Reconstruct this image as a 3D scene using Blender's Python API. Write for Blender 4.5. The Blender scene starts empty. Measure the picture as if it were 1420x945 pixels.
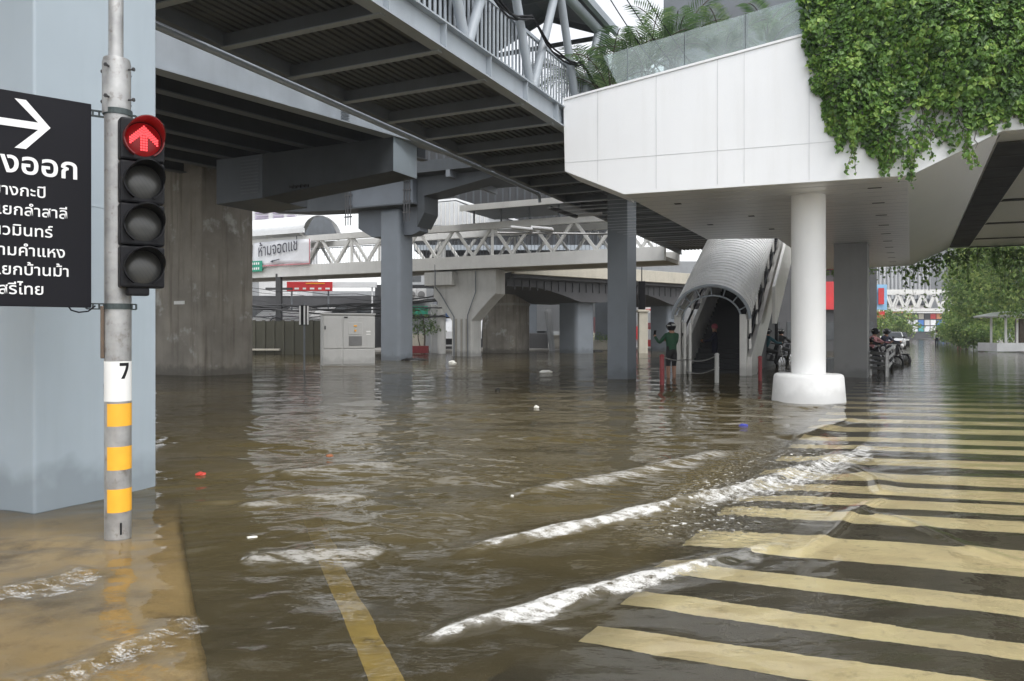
import bpy, bmesh, math, random
import numpy as np
from mathutils import Vector, Matrix

random.seed(7)
RNG = np.random.default_rng(11)
SC = bpy.context.scene
COL = SC.collection
R = math.radians

# ------------------------------------------------------------------ camera, sky, sun, exposure
F, CX, CY, EYE = 1050.0, 710.0, 462.0, 1.25
cam_d = bpy.data.cameras.new("camera")
cam_d.sensor_width = 36.0
cam_d.lens = 36.0 * F / 1420.0
cam_d.shift_y = -10.5 / 1420.0
cam_d.clip_end = 2000.0
cam = bpy.data.objects.new("camera", cam_d)
cam.location = (0, 0, EYE)
cam.rotation_euler = (R(90), 0, 0)
COL.objects.link(cam)
SC.camera = cam

SUN_EL, SUN_AZ = 58.0, 150.0          # azimuth clockwise from +Y: behind the camera, to the right
w = bpy.data.worlds.new("World")
SC.world = w
w.use_nodes = True
nt = w.node_tree
bg = nt.nodes["Background"]
sky = nt.nodes.new("ShaderNodeTexSky")
sky.sky_type = 'NISHITA'
sky.sun_disc = False
sky.sun_elevation = R(SUN_EL)
sky.sun_rotation = R(SUN_AZ)
sky.air_density = 1.0
sky.dust_density = 1.5
sky.ozone_density = 1.0
hs = nt.nodes.new("ShaderNodeHueSaturation")
hs.inputs['Saturation'].default_value = 0.15
nt.links.new(sky.outputs[0], hs.inputs['Color'])
nt.links.new(hs.outputs[0], bg.inputs[0])
bg.inputs[1].default_value = 0.15

sun_d = bpy.data.lights.new("sun", 'SUN')
sun_d.energy = 0.7
sun_d.angle = R(30)
sun_d.color = (1.0, 0.98, 0.95)
sun = bpy.data.objects.new("sun", sun_d)
az, el = R(SUN_AZ), R(SUN_EL)
sdir = Vector((math.sin(az) * math.cos(el), math.cos(az) * math.cos(el), math.sin(el)))
sun.rotation_euler = (-sdir).to_track_quat('-Z', 'Y').to_euler()
sun.location = (10, -10, 30)
COL.objects.link(sun)

SC.view_settings.view_transform = 'Standard'
SC.view_settings.look = 'None'
SC.view_settings.exposure = 1.12
SC.view_settings.gamma = 1.0
SC.view_settings.use_curve_mapping = False

# ------------------------------------------------------------------ measuring helpers (survey of the place)
def H(px, py, z):
    Y = F * (z - EYE) / (CY - py)
    return Vector(((px - CX) * Y / F, Y, z))
def A(px, py, Y):
    return Vector(((px - CX) * Y / F, Y, EYE - (py - CY) * Y / F))
def W(px, py):
    return H(px, py, 0.0)
def ray_plane(px, py, p0, n):
    d = Vector(((px - CX) / F, 1.0, -(py - CY) / F))
    o = Vector((0, 0, EYE))
    t = (Vector(p0) - o).dot(n) / d.dot(n)
    return o + d * t
def V(*a):
    return Vector(a)
def sunk(p, z=None):
    """where a mark seen through the water really lies: bend the sight line at the surface"""
    z = p.z if z is None else z
    r0 = math.hypot(p.x, p.y); dep = -z
    rs = r0 * EYE / (EYE + dep)
    c = rs / math.hypot(rs, EYE); r1 = rs + dep * math.tan(math.asin(c / 1.33))
    return V(p.x * r1 / r0, p.y * r1 / r0, z)
ST = R(28.5)                                        # direction of the street
U = V(math.sin(ST), math.cos(ST), 0); E_ = V(math.cos(ST), -math.sin(ST), 0)
WK = R(25.2)                                        # direction of the skywalk
UW = V(math.sin(WK), math.cos(WK), 0); EW = V(math.cos(WK), -math.sin(WK), 0)
Z = V(0, 0, 1)

# ------------------------------------------------------------------ materials
MATS = {}
def _mat(name):
    m = bpy.data.materials.new(name)
    m.use_nodes = True
    MATS[name] = m
    return m, m.node_tree, m.node_tree.nodes["Principled BSDF"]
def N(nt, t, **kw):
    n = nt.nodes.new(t)
    for k, v in kw.items():
        setattr(n, k, v)
    return n
def mixcol(nt, fac, a, b, mode='MIX'):
    m = N(nt, 'ShaderNodeMix', data_type='RGBA', blend_type=mode)
    for sock, val in ((m.inputs[0], fac), (m.inputs[6], a), (m.inputs[7], b)):
        if hasattr(val, 'is_linked'):
            nt.links.new(val, sock)
        elif isinstance(val, (int, float)):
            sock.default_value = val
        else:
            sock.default_value = (*val[:3], 1)
    return m.outputs[2]
def ramp(nt, src, lo, hi, a=0.0, b=1.0):
    m = N(nt, 'ShaderNodeMapRange')
    nt.links.new(src, m.inputs[0])
    m.inputs[1].default_value = lo; m.inputs[2].default_value = hi
    m.inputs[3].default_value = a; m.inputs[4].default_value = b
    return m.outputs[0]
def noise(nt, vec, scale, detail=4, rough=0.55, mscale=None):
    if mscale:
        mp = N(nt, 'ShaderNodeMapping'); mp.inputs['Scale'].default_value = mscale
        nt.links.new(vec, mp.inputs[0]); vec = mp.outputs[0]
    n = N(nt, 'ShaderNodeTexNoise')
    nt.links.new(vec, n.inputs['Vector'])
    n.inputs['Scale'].default_value = scale
    n.inputs['Detail'].default_value = detail
    n.inputs['Roughness'].default_value = rough
    return n.outputs[0]
def pm(name, col, rough=0.6, metal=0.0, var=0.15, scale=1.6, bump=0.0, bscale=40.0, streak=0.0,
       streakcol=(0.12, 0.10, 0.08), wet=False, blotch=None, spec=0.5, rvar=0.15, lines=None):
    m, nt, bs = _mat(name)
    tc = N(nt, 'ShaderNodeTexCoord')
    v = tc.outputs['Object']
    n1 = noise(nt, v, scale, 5)
    f = ramp(nt, n1, 0.3, 0.7)
    c = mixcol(nt, f, [x * (1 - var) for x in col], [min(1, x * (1 + var)) for x in col])
    if blotch:
        bc, lo, hi, bsz = blotch
        nb = noise(nt, v, bsz, 6, 0.65)
        c = mixcol(nt, ramp(nt, nb, lo, hi), c, bc)
    if streak > 0:
        ns = noise(nt, v, 1.0, 5, 0.6, (5.0, 5.0, 0.35))
        c = mixcol(nt, ramp(nt, ns, 0.5, 0.78, 0, streak), c, streakcol)
    if lines:
        lc, lsc, axis = lines
        wv = N(nt, 'ShaderNodeTexWave', wave_type='BANDS', bands_direction=axis)
        wv.inputs['Scale'].default_value = lsc
        nt.links.new(v, wv.inputs['Vector'])
        c = mixcol(nt, ramp(nt, wv.outputs[1], 0.9, 0.99), c, lc)
    if wet:
        g = N(nt, 'ShaderNodeNewGeometry'); sp = N(nt, 'ShaderNodeSeparateXYZ')
        nt.links.new(g.outputs['Position'], sp.inputs[0])
        nz = noise(nt, g.outputs['Position'], 3.0, 3)
        ad = N(nt, 'ShaderNodeMath', operation='ADD'); nt.links.new(sp.outputs[2], ad.inputs[0])
        nt.links.new(ramp(nt, nz, 0.3, 0.7, -0.12, 0.12), ad.inputs[1])
        wf = ramp(nt, ad.outputs[0], 0.14, 0.34, wet if isinstance(wet, float) else 0.5, 0.0)
        c = mixcol(nt, wf, c, [x * 0.35 for x in col])
    nt.links.new(c, bs.inputs['Base Color'])
    nt.links.new(ramp(nt, n1, 0.3, 0.7, max(0.02, rough - rvar * rough), min(1, rough + rvar * rough)), bs.inputs['Roughness'])
    bs.inputs['Metallic'].default_value = metal
    bs.inputs['Specular IOR Level'].default_value = spec
    if bump > 0:
        b = N(nt, 'ShaderNodeBump'); b.inputs['Strength'].default_value = bump
        b.inputs['Distance'].default_value = 0.02
        nt.links.new(noise(nt, v, bscale, 5, 0.6), b.inputs['Height'])
        nt.links.new(b.outputs[0], bs.inputs['Normal'])
    return m

M_portal = pm('portal_paint', (0.105, 0.12, 0.14), 0.5, var=0.1, streak=0.25, streakcol=(0.08, 0.09, 0.10))
M_xhead = pm('shaded_paint', (0.064, 0.071, 0.078), 0.6, spec=0.2, var=0.15, streak=0.2, streakcol=(0.03, 0.03, 0.03))  # shade on the crosshead front put into a darker colour
M_column = pm('column_paint', (0.36, 0.42, 0.465), 0.5, var=0.07, scale=0.8, streak=0.35, streakcol=(0.27, 0.315, 0.345), bump=0.04, bscale=3, wet=0.45)
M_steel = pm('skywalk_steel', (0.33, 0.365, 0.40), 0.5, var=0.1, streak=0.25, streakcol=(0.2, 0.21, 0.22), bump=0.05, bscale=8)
M_steel_dark = pm('shaded_steel', (0.14, 0.154, 0.17), 0.55, var=0.15, streak=0.3, streakcol=(0.10, 0.10, 0.10), bump=0.06, bscale=9)  # darker copy of the skywalk steel, shade put into the colour
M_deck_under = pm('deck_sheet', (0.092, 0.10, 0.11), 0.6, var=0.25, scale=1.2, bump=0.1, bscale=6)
M_steelcol = pm('mid_column_paint', (0.155, 0.175, 0.198), 0.5, var=0.08, streak=0.2, streakcol=(0.17, 0.19, 0.21), wet=0.5)
M_concrete = pm('pier_concrete', (0.275, 0.250, 0.212), 0.85, var=0.28, scale=0.9, streak=0.85, streakcol=(0.085, 0.065, 0.045), bump=0.25, bscale=14, wet=0.65,
                blotch=((0.48, 0.47, 0.44), 0.58, 0.68, 1.1))
M_pierwhite = pm('pier_white_paint', (0.47, 0.465, 0.44), 0.6, var=0.08, streak=0.4, streakcol=(0.24, 0.23, 0.21), wet=0.5)
M_neutral = pm('neutral_grey_paint', (0.23, 0.23, 0.228), 0.5, var=0.08, streak=0.25, streakcol=(0.15, 0.15, 0.15), wet=0.5)
M_post = pm('dull_white_post', (0.42, 0.42, 0.40), 0.6, var=0.1)
M_concrete2 = pm('old_concrete', (0.33, 0.31, 0.27), 0.85, var=0.15, scale=0.9, streak=0.4, streakcol=(0.16, 0.14, 0.11), bump=0.2, bscale=14, wet=0.6)
M_white_panel = pm('white_cladding', (0.80, 0.81, 0.82), 0.35, var=0.025, scale=0.6, streak=0.28, streakcol=(0.66, 0.66, 0.64), bump=0.02, bscale=1.5)
M_seam = pm('panel_joint', (0.58, 0.59, 0.60), 0.6)
M_white_col = pm('white_plaster', (0.78, 0.78, 0.77), 0.55, var=0.03, streak=0.06, streakcol=(0.6, 0.59, 0.56), bump=0.04, bscale=10, wet=0.3)
M_soffit = pm('soffit_metal', (0.88, 0.875, 0.87), 0.34, metal=0.55, var=0.03, scale=0.5, bump=0.0, rvar=0.08)
M_slot = pm('dark_slot', (0.02, 0.02, 0.022), 0.7)
M_bridge_white = pm('bridge_white_paint', (0.66, 0.655, 0.63), 0.55, var=0.06, streak=0.18, streakcol=(0.36, 0.34, 0.31))
M_roof_white = pm('white_roof_sheet', (0.72, 0.73, 0.74), 0.45, var=0.06, streak=0.1)
M_clad = pm('ribbed_cladding', (0.52, 0.53, 0.54), 0.4, metal=0.2, var=0.06)
M_dark = pm('dark_grey', (0.05, 0.05, 0.052), 0.6)
M_black = pm('black_plastic', (0.010, 0.010, 0.012), 0.5, bump=0.04, bscale=30, spec=0.22)
M_lens_off = pm('unlit_lens', (0.06, 0.06, 0.056), 0.25, var=0.15, lines=((0.05, 0.05, 0.05), 18.0, 'DIAGONAL'))
M_galv = pm('galvanised_pole', (0.36, 0.36, 0.355), 0.45, metal=0.55, var=0.25, scale=9, blotch=((0.20, 0.18, 0.16), 0.56, 0.70, 14.0), streak=0.35, streakcol=(0.17, 0.13, 0.10))
M_rust = pm('rusty_edge', (0.13, 0.095, 0.07), 0.8, var=0.3, scale=8)
M_yellow = pm('reflective_yellow', (0.85, 0.42, 0.03), 0.4, var=0.07, scale=12)
M_sticker = pm('white_sticker', (0.78, 0.78, 0.76), 0.5, var=0.04)
M_sign = pm('sign_black', (0.008, 0.008, 0.011), 0.5, var=0.2, spec=0.15)
M_letter = pm('sign_white', (0.80, 0.80, 0.80), 0.5, var=0.03)
M_bracket = pm('dark_bracket', (0.055, 0.07, 0.07), 0.5, metal=0.4, var=0.3, scale=30)
M_cabinet = pm('cabinet_grey', (0.42, 0.42, 0.41), 0.5, var=0.05, streak=0.12, wet=0.35)
M_cab_dark = pm('cabinet_vent', (0.2, 0.2, 0.2), 0.6)
M_olive = pm('olive_wall', (0.058, 0.055, 0.038), 0.8, var=0.25, scale=0.6, streak=0.4, streakcol=(0.05, 0.05, 0.035))
M_tin = pm('tin_roof', (0.45, 0.45, 0.44), 0.5, metal=0.3, var=0.2, blotch=((0.2, 0.16, 0.13), 0.55, 0.7, 1.5))
M_red = pm('red_sheet', (0.55, 0.03, 0.035), 0.5, var=0.12)
M_redpost = pm('red_post_paint', (0.22, 0.02, 0.024), 0.5, var=0.2, scale=6)
M_blue = pm('blue_sheet', (0.05, 0.18, 0.5), 0.5, var=0.15)
M_green_sign = pm('green_sheet', (0.02, 0.28, 0.18), 0.5, var=0.1)
M_teal = pm('teal_sheet', (0.05, 0.3, 0.32), 0.5)
M_orange = pm('orange_sheet', (0.6, 0.25, 0.12), 0.6)
M_banner = pm('banner_cloth', (0.72, 0.73, 0.76), 0.7, var=0.05)
M_ink = pm('banner_ink', (0.05, 0.05, 0.07), 0.7)
M_banner_edge = pm('banner_edge', (0.5, 0.2, 0.22), 0.7)
M_vault = pm('vault_sheet', (0.80, 0.80, 0.79), 0.40, metal=0.1, var=0.08)
M_esc = pm('escalator_panel', (0.62, 0.61, 0.58), 0.45, metal=0.3, var=0.12, streak=0.3, streakcol=(0.25, 0.24, 0.22), wet=0.4)
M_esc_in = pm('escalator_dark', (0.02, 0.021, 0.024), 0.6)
M_wall_grey = pm('facade_grey', (0.30, 0.31, 0.32), 0.8, var=0.12, streak=0.2)
M_wall_cream = pm('facade_cream', (0.45, 0.42, 0.35), 0.8, var=0.1, streak=0.2)
M_wall_white = pm('facade_white', (0.62, 0.62, 0.62), 0.7, var=0.06, streak=0.12)
M_wall_dark = pm('facade_dark', (0.06, 0.06, 0.063), 0.75, var=0.3, scale=0.7)
M_purple = pm('lilac_slat', (0.42, 0.36, 0.48), 0.7)
M_window = pm('window_glass', (0.03, 0.035, 0.04), 0.12, var=0.3)
M_bark = pm('bark', (0.10, 0.08, 0.06), 0.9, var=0.3, scale=6, bump=0.4)
M_skin = pm('skin', (0.32, 0.17, 0.11), 0.55)
M_cloth_green = pm('green_jacket', (0.014, 0.07, 0.032), 0.8, var=0.2, scale=8)
M_cloth_navy = pm('navy_cloth', (0.012, 0.014, 0.035), 0.85, var=0.2, scale=8)
M_cloth_black = pm('black_cloth', (0.015, 0.015, 0.016), 0.85)
M_cloth_pink = pm('pink_cloth', (0.62, 0.30, 0.32), 0.85)
M_cloth_teal = pm('teal_cloth', (0.02, 0.08, 0.10), 0.85)
M_cloth_white = pm('white_cloth', (0.6, 0.6, 0.58), 0.85)
M_cap = pm('maroon_cap', (0.25, 0.05, 0.07), 0.7)
M_phone = pm('phone_black', (0.02, 0.02, 0.02), 0.2)
M_tyre = pm('tyre', (0.02, 0.02, 0.02), 0.8)
M_chrome = pm('chrome', (0.5, 0.5, 0.5), 0.25, metal=0.9)
M_car = pm('silver_car_paint', (0.62, 0.63, 0.64), 0.25, metal=0.2)
M_car_dark = pm('dark_car_paint', (0.03, 0.03, 0.035), 0.25)
M_lamp_body = pm('lamp_body', (0.6, 0.6, 0.6), 0.35)
M_asphalt = pm('asphalt', (0.088, 0.084, 0.072), 0.85, var=0.3, scale=1.3, bump=0.4, bscale=120)
M_island = pm('paving_tan', (0.56, 0.42, 0.22), 0.85, var=0.25, scale=1.8, bump=0.3, bscale=60, blotch=((0.20, 0.14, 0.07), 0.52, 0.72, 2.5))
M_paint_y = pm('road_paint_yellow', (0.93, 0.80, 0.53), 0.75, var=0.14, scale=2.2, bump=0.2, bscale=90, blotch=((0.40, 0.33, 0.19), 0.56, 0.80, 9.0), streak=0.0)
M_paint_line = pm('lane_paint_yellow', (0.84, 0.62, 0.19), 0.75, var=0.2, scale=6, blotch=((0.22, 0.16, 0.05), 0.56, 0.74, 9.0))
M_bankpave = pm('bank_paving', (0.30, 0.29, 0.27), 0.8, var=0.2)
M_leaf_red = pm('red_litter', (0.55, 0.05, 0.03), 0.5)
M_leaf_brown = pm('brown_leaf', (0.28, 0.10, 0.04), 0.7)
M_bluelit = pm('blue_litter', (0.05, 0.06, 0.35), 0.4)
M_foamwhite = pm('white_litter', (0.75, 0.74, 0.68), 0.6)
M_tarp = pm('black_bag', (0.015, 0.015, 0.015), 0.35)

def leaf_mat(name, dark, mid, light, trans=0.25):
    m, nt, bs = _mat(name)
    at = N(nt, 'ShaderNodeAttribute', attribute_name='shade')
    cr = N(nt, 'ShaderNodeValToRGB')
    cr.color_ramp.elements[0].color = (*dark, 1); cr.color_ramp.elements[1].color = (*light, 1)
    e = cr.color_ramp.elements.new(0.5); e.color = (*mid, 1)
    cr.color_ramp.elements[2].position = 0.9
    e = cr.color_ramp.elements.new(1.0); e.color = (light[0] * 1.05, light[1] * 1.0, light[2] * 1.2, 1)
    nt.links.new(at.outputs['Fac'], cr.inputs[0])
    nt.links.new(cr.outputs[0], bs.inputs['Base Color'])
    bs.inputs['Roughness'].default_value = 0.45
    tr = N(nt, 'ShaderNodeBsdfTranslucent'); nt.links.new(cr.outputs[0], tr.inputs[0])
    mx = N(nt, 'ShaderNodeMixShader'); mx.inputs[0].default_value = trans
    nt.links.new(bs.outputs[0], mx.inputs[1]); nt.links.new(tr.outputs[0], mx.inputs[2])
    nt.links.new(mx.outputs[0], nt.nodes['Material Output'].inputs[0])
    return m
M_ivy = leaf_mat('ivy_leaf', (0.045, 0.105, 0.022), (0.15, 0.30, 0.05), (0.36, 0.52, 0.11), 0.3)
M_tree = leaf_mat('tree_leaf', (0.07, 0.14, 0.04), (0.19, 0.31, 0.08), (0.42, 0.52, 0.15), 0.4)
M_palm = leaf_mat('palm_leaf', (0.05, 0.10, 0.045), (0.13, 0.22, 0.09), (0.27, 0.36, 0.15), .35)

# red lamp
def emis(name, col, strength, base=(0.2, 0.0, 0.0)):
    m, nt, bs = _mat(name)
    bs.inputs['Base Color'].default_value = (*base, 1)
    bs.inputs['Emission Color'].default_value = (*col, 1)
    bs.inputs['Emission Strength'].default_value = strength
    return m
M_red_lamp = emis('lit_red_lens', (0.75, 0.008, 0.012), 0.09, (0.05, 0, 0))
M_red_led = emis('lit_red_led', (1.0, 0.07, 0.08), 0.9)
M_glow_visor = pm('glow_red_visor', (0.16, 0.012, 0.012), 0.4)  # black visor with the lamp's red glow put into its colour

def glass_mat():
    m, nt, bs = _mat('balustrade_glass')
    out = nt.nodes['Material Output']
    tr = N(nt, 'ShaderNodeBsdfTransparent'); tr.inputs[0].default_value = (0.86, 0.93, 0.92, 1)
    gl = N(nt, 'ShaderNodeBsdfGlossy'); gl.inputs['Roughness'].default_value = 0.03
    df = N(nt, 'ShaderNodeBsdfDiffuse'); df.inputs[0].default_value = (0.62, 0.70, 0.70, 1)
    fr = N(nt, 'ShaderNodeFresnel'); fr.inputs[0].default_value = 1.5
    tc = N(nt, 'ShaderNodeTexCoord')
    nn = noise(nt, tc.outputs['Object'], 2.2, 5, 0.6)
    m1 = N(nt, 'ShaderNodeMixShader'); nt.links.new(ramp(nt, nn, 0.3, 0.7, 0.10, 0.30), m1.inputs[0])
    nt.links.new(tr.outputs[0], m1.inputs[1]); nt.links.new(df.outputs[0], m1.inputs[2])
    m2 = N(nt, 'ShaderNodeMixShader'); nt.links.new(fr.outputs[0], m2.inputs[0])
    nt.links.new(m1.outputs[0], m2.inputs[1]); nt.links.new(gl.outputs[0], m2.inputs[2])
    nt.links.new(m2.outputs[0], out.inputs[0])
    return m
M_glass = glass_mat()

# ------------------------------------------------------------------ mesh builder
FRAME = {}
class MB:
    def __init__(s):
        s.v = []; s.f = []; s.m = []
    def add(s, vs, fs, mi=0):
        o = len(s.v)
        s.v += [tuple(p) for p in vs]
        s.f += [tuple(i + o for i in f) for f in fs]
        s.m += [mi] * len(fs)
        return s
    def box(s, c, sx, sy, sz, ex=None, ey=None, ez=None, mi=0):
        ex = ex or V(1, 0, 0); ey = ey or V(0, 1, 0); ez = ez or Z
        c = Vector(c); vs = []
        for a in (-.5, .5):
            for b in (-.5, .5):
                for d in (-.5, .5):
                    vs.append(c + ex * (a * sx) + ey * (b * sy) + ez * (d * sz))
        return s.add(vs, [(0, 1, 3, 2), (4, 6, 7, 5), (0, 4, 5, 1), (2, 3, 7, 6), (0, 2, 6, 4), (1, 5, 7, 3)], mi)
    def beam(s, p0, p1, w, h, mi=0, up=None):
        p0 = Vector(p0); p1 = Vector(p1); d = (p1 - p0); L = d.length; d.normalize()
        up = Vector(up) if up is not None else (Z if abs(d.z) < 0.95 else V(0, 1, 0))
        e = d.cross(up).normalized(); n = e.cross(d).normalized()
        return s.box((p0 + p1) / 2, L, w, h, d, e, n, mi)
    def prism(s, pts, vec, mi=0):
        pts = [Vector(p) for p in pts]; vec = Vector(vec); n = len(pts)
        vs = pts + [p + vec for p in pts]
        fs = [tuple(range(n)), tuple(range(2 * n - 1, n - 1, -1))]
        fs += [(i, (i + 1) % n, n + (i + 1) % n, n + i) for i in range(n)]
        return s.add(vs, fs, mi)
    def tube(s, p0, p1, r, r2=None, n=12, mi=0, caps=True):
        return s.path([p0, p1], [r, r2 if r2 is not None else r], n, mi, caps)
    def path(s, pts, r, n=8, mi=0, caps=True):
        pts = [Vector(p) for p in pts]; k = len(pts)
        rs = r if isinstance(r, (list, tuple)) else [r] * k
        vs = []; e = None
        for i, p in enumerate(pts):
            d = (pts[min(i + 1, k - 1)] - pts[max(i - 1, 0)]).normalized()
            if e is None:
                a = Z if abs(d.z) < 0.9 else V(1, 0, 0)
                e = d.cross(a).normalized()
            else:
                e = (e - d * e.dot(d)).normalized()
            g = d.cross(e)
            for j in range(n):
                t = 2 * math.pi * j / n
                vs.append(p + (e * math.cos(t) + g * math.sin(t)) * rs[i])
        fs = []
        for i in range(k - 1):
            for j in range(n):
                fs.append((i * n + j, i * n + (j + 1) % n, (i + 1) * n + (j + 1) % n, (i + 1) * n + j))
        if caps:
            fs.append(tuple(range(n - 1, -1, -1))); fs.append(tuple(range((k - 1) * n, k * n)))
        return s.add(vs, fs, mi)
    def lathe(s, c, prof, n=32, mi=0, axis=None, caps=True):
        c = Vector(c)
        if axis is None:
            ez, ex, ey = Z, V(1, 0, 0), V(0, 1, 0)
        else:
            ez = Vector(axis).normalized(); ex = ez.cross(Z if abs(ez.z) < .9 else V(1, 0, 0)).normalized(); ey = ez.cross(ex)
        vs = []; k = len(prof)
        for r, z in prof:
            for j in range(n):
                t = 2 * math.pi * j / n
                vs.append(c + ez * z + (ex * math.cos(t) + ey * math.sin(t)) * r)
        fs = [(i * n + j, i * n + (j + 1) % n, (i + 1) * n + (j + 1) % n, (i + 1) * n + j) for i in range(k - 1) for j in range(n)]
        if caps:
            fs.append(tuple(range(n - 1, -1, -1))); fs.append(tuple(range((k - 1) * n, k * n)))
        return s.add(vs, fs, mi)
    def sphere(s, c, rx, ry, rz, n=14, k=8, mi=0):
        c = Vector(c); prof = []
        vs = [c + V(0, 0, -rz)]
        for i in range(1, k):
            a = -math.pi / 2 + math.pi * i / k
            for j in range(n):
                t = 2 * math.pi * j / n
                vs.append(c + V(rx * math.cos(a) * math.cos(t), ry * math.cos(a) * math.sin(t), rz * math.sin(a)))
        vs.append(c + V(0, 0, rz)); fs = []
        for j in range(n):
            fs.append((0, 1 + (j + 1) % n, 1 + j))
            fs.append((len(vs) - 1, 1 + (k - 2) * n + j, 1 + (k - 2) * n + (j + 1) % n))
        for i in range(k - 2):
            for j in range(n):
                fs.append((1 + i * n + j, 1 + i * n + (j + 1) % n, 1 + (i + 1) * n + (j + 1) % n, 1 + (i + 1) * n + j))
        return s.add(vs, fs, mi)
    def build(s, name, mat, parent=None, bevel=0.0, smooth=False, local=False, seg=2):
        me = bpy.data.meshes.new(name)
        vs = [Vector(p) for p in s.v]
        if parent is not None:
            fr = FRAME[parent.name]
            if not local:
                inv = fr.inverted(); vs = [inv @ p for p in vs]
        else:
            xs = [p.x for p in vs]; ys = [p.y for p in vs]; zs = [p.z for p in vs]
            o = V((min(xs) + max(xs)) / 2, (min(ys) + max(ys)) / 2, min(zs))
            fr = Matrix.Translation(o); vs = [p - o for p in vs]
        me.from_pydata([tuple(p) for p in vs], [], s.f)
        mats = mat if isinstance(mat, (list, tuple)) else [mat]
        for q in mats:
            me.materials.append(q)
        if len(mats) > 1:
            me.polygons.foreach_set('material_index', s.m)
        bm = bmesh.new(); bm.from_mesh(me)
        bmesh.ops.recalc_face_normals(bm, faces=bm.faces)
        bm.to_mesh(me); bm.free()
        if smooth:
            me.polygons.foreach_set('use_smooth', [True] * len(me.polygons))
            me.set_sharp_from_angle(angle=R(40))
        o = bpy.data.objects.new(name, me)
        COL.objects.link(o)
        if parent is not None:
            o.parent = parent
        else:
            o.location = fr.translation
        FRAME[o.name] = fr
        if bevel > 0:
            b = o.modifiers.new('edge', 'BEVEL'); b.width = bevel; b.segments = seg; b.limit_method = 'ANGLE'; b.angle_limit = R(35)
        return o

def tag(o, label=None, cat=None, group=None, kind=None):
    if label: o['label'] = label
    if cat: o['category'] = cat
    if group: o['group'] = group
    if kind: o['kind'] = kind
    return o
def thing(name, label, cat, loc, rz=0.0, group=None):
    o = bpy.data.objects.new(name, None)
    o.empty_display_size = 0.2
    COL.objects.link(o)
    o.location = loc; o.rotation_euler = (0, 0, rz)
    FRAME[o.name] = Matrix.Translation(Vector(loc)) @ Matrix.Rotation(rz, 4, 'Z')
    return tag(o, label, cat, group)
def copy_tree(o, loc, rz, label=None, parent=None):
    c = o.copy(); COL.objects.link(c)
    if parent is None:
        c.location = loc; c.rotation_euler = (0, 0, rz)
        if label: c['label'] = label
        FRAME[c.name] = Matrix.Translation(Vector(loc)) @ Matrix.Rotation(rz, 4, 'Z')
    else:
        c.parent = parent; FRAME[c.name] = FRAME[parent.name]
    for ch in list(o.children):
        copy_tree(ch, None, None, None, c)
    return c
def np_mesh(name, verts, faces, mat, parent=None, attrs=None, smooth=False):
    """verts (n,3), faces (m,k) arrays in world coordinates."""
    me = bpy.data.meshes.new(name)
    verts = np.asarray(verts, dtype=np.float64)
    if parent is not None:
        inv = np.array(FRAME[parent.name].inverted())
        verts = verts @ inv[:3, :3].T + inv[:3, 3]
        o_loc = None
    else:
        o_loc = np.array([(verts[:, 0].min() + verts[:, 0].max()) / 2, (verts[:, 1].min() + verts[:, 1].max()) / 2, verts[:, 2].min()])
        verts = verts - o_loc
    n, k = faces.shape
    me.vertices.add(len(verts)); me.vertices.foreach_set('co', verts.astype(np.float32).ravel())
    me.loops.add(n * k); me.loops.foreach_set('vertex_index', faces.astype(np.int32).ravel())
    me.polygons.add(n); me.polygons.foreach_set('loop_start', np.arange(0, n * k, k, dtype=np.int32))
    me.polygons.foreach_set('loop_total', np.full(n, k, dtype=np.int32))
    me.materials.append(mat)
    me.update(calc_edges=True)
    for an, (dom, data) in (attrs or {}).items():
        a = me.attributes.new(an, 'FLOAT', dom); a.data.foreach_set('value', data.astype(np.float32))
    if smooth:
        me.polygons.foreach_set('use_smooth', np.ones(n, dtype=bool))
    o = bpy.data.objects.new(name, me); COL.objects.link(o)
    if parent is not None:
        o.parent = parent; FRAME[o.name] = FRAME[parent.name]
    else:
        o.location = o_loc; FRAME[o.name] = Matrix.Translation(Vector(o_loc))
    return o

# ------------------------------------------------------------------ lettering
def text_polys(s, bold=0.0):
    cu = bpy.data.curves.new('lettering', 'FONT'); cu.body = s; cu.size = 1.0
    cu.offset = bold; cu.resolution_u = 4
    ob = bpy.data.objects.new('lettering', cu); COL.objects.link(ob)
    dg = bpy.context.evaluated_depsgraph_get()
    me = bpy.data.meshes.new_from_object(ob.evaluated_get(dg))
    vs = [(v.co.x, v.co.y) for v in me.vertices]; fs = [tuple(p.vertices) for p in me.polygons]
    bpy.data.objects.remove(ob); bpy.data.curves.remove(cu); bpy.data.meshes.remove(me)
    return vs, fs
def put_text(mb, s, origin, ex, ey, size, align='L', bold=0.0, width=None):
    vs, fs = text_polys(s, bold)
    if not vs: return 0
    x0 = min(v[0] for v in vs); x1 = max(v[0] for v in vs)
    sx = size if width is None else width / (x1 - x0)
    ox = {'L': -x0, 'R': -x1, 'C': -(x0 + x1) / 2}[align]
    mb.add([origin + ex * ((v[0] + ox) * sx) + ey * (v[1] * size) for v in vs], fs)
    return (x1 - x0) * sx

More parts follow.
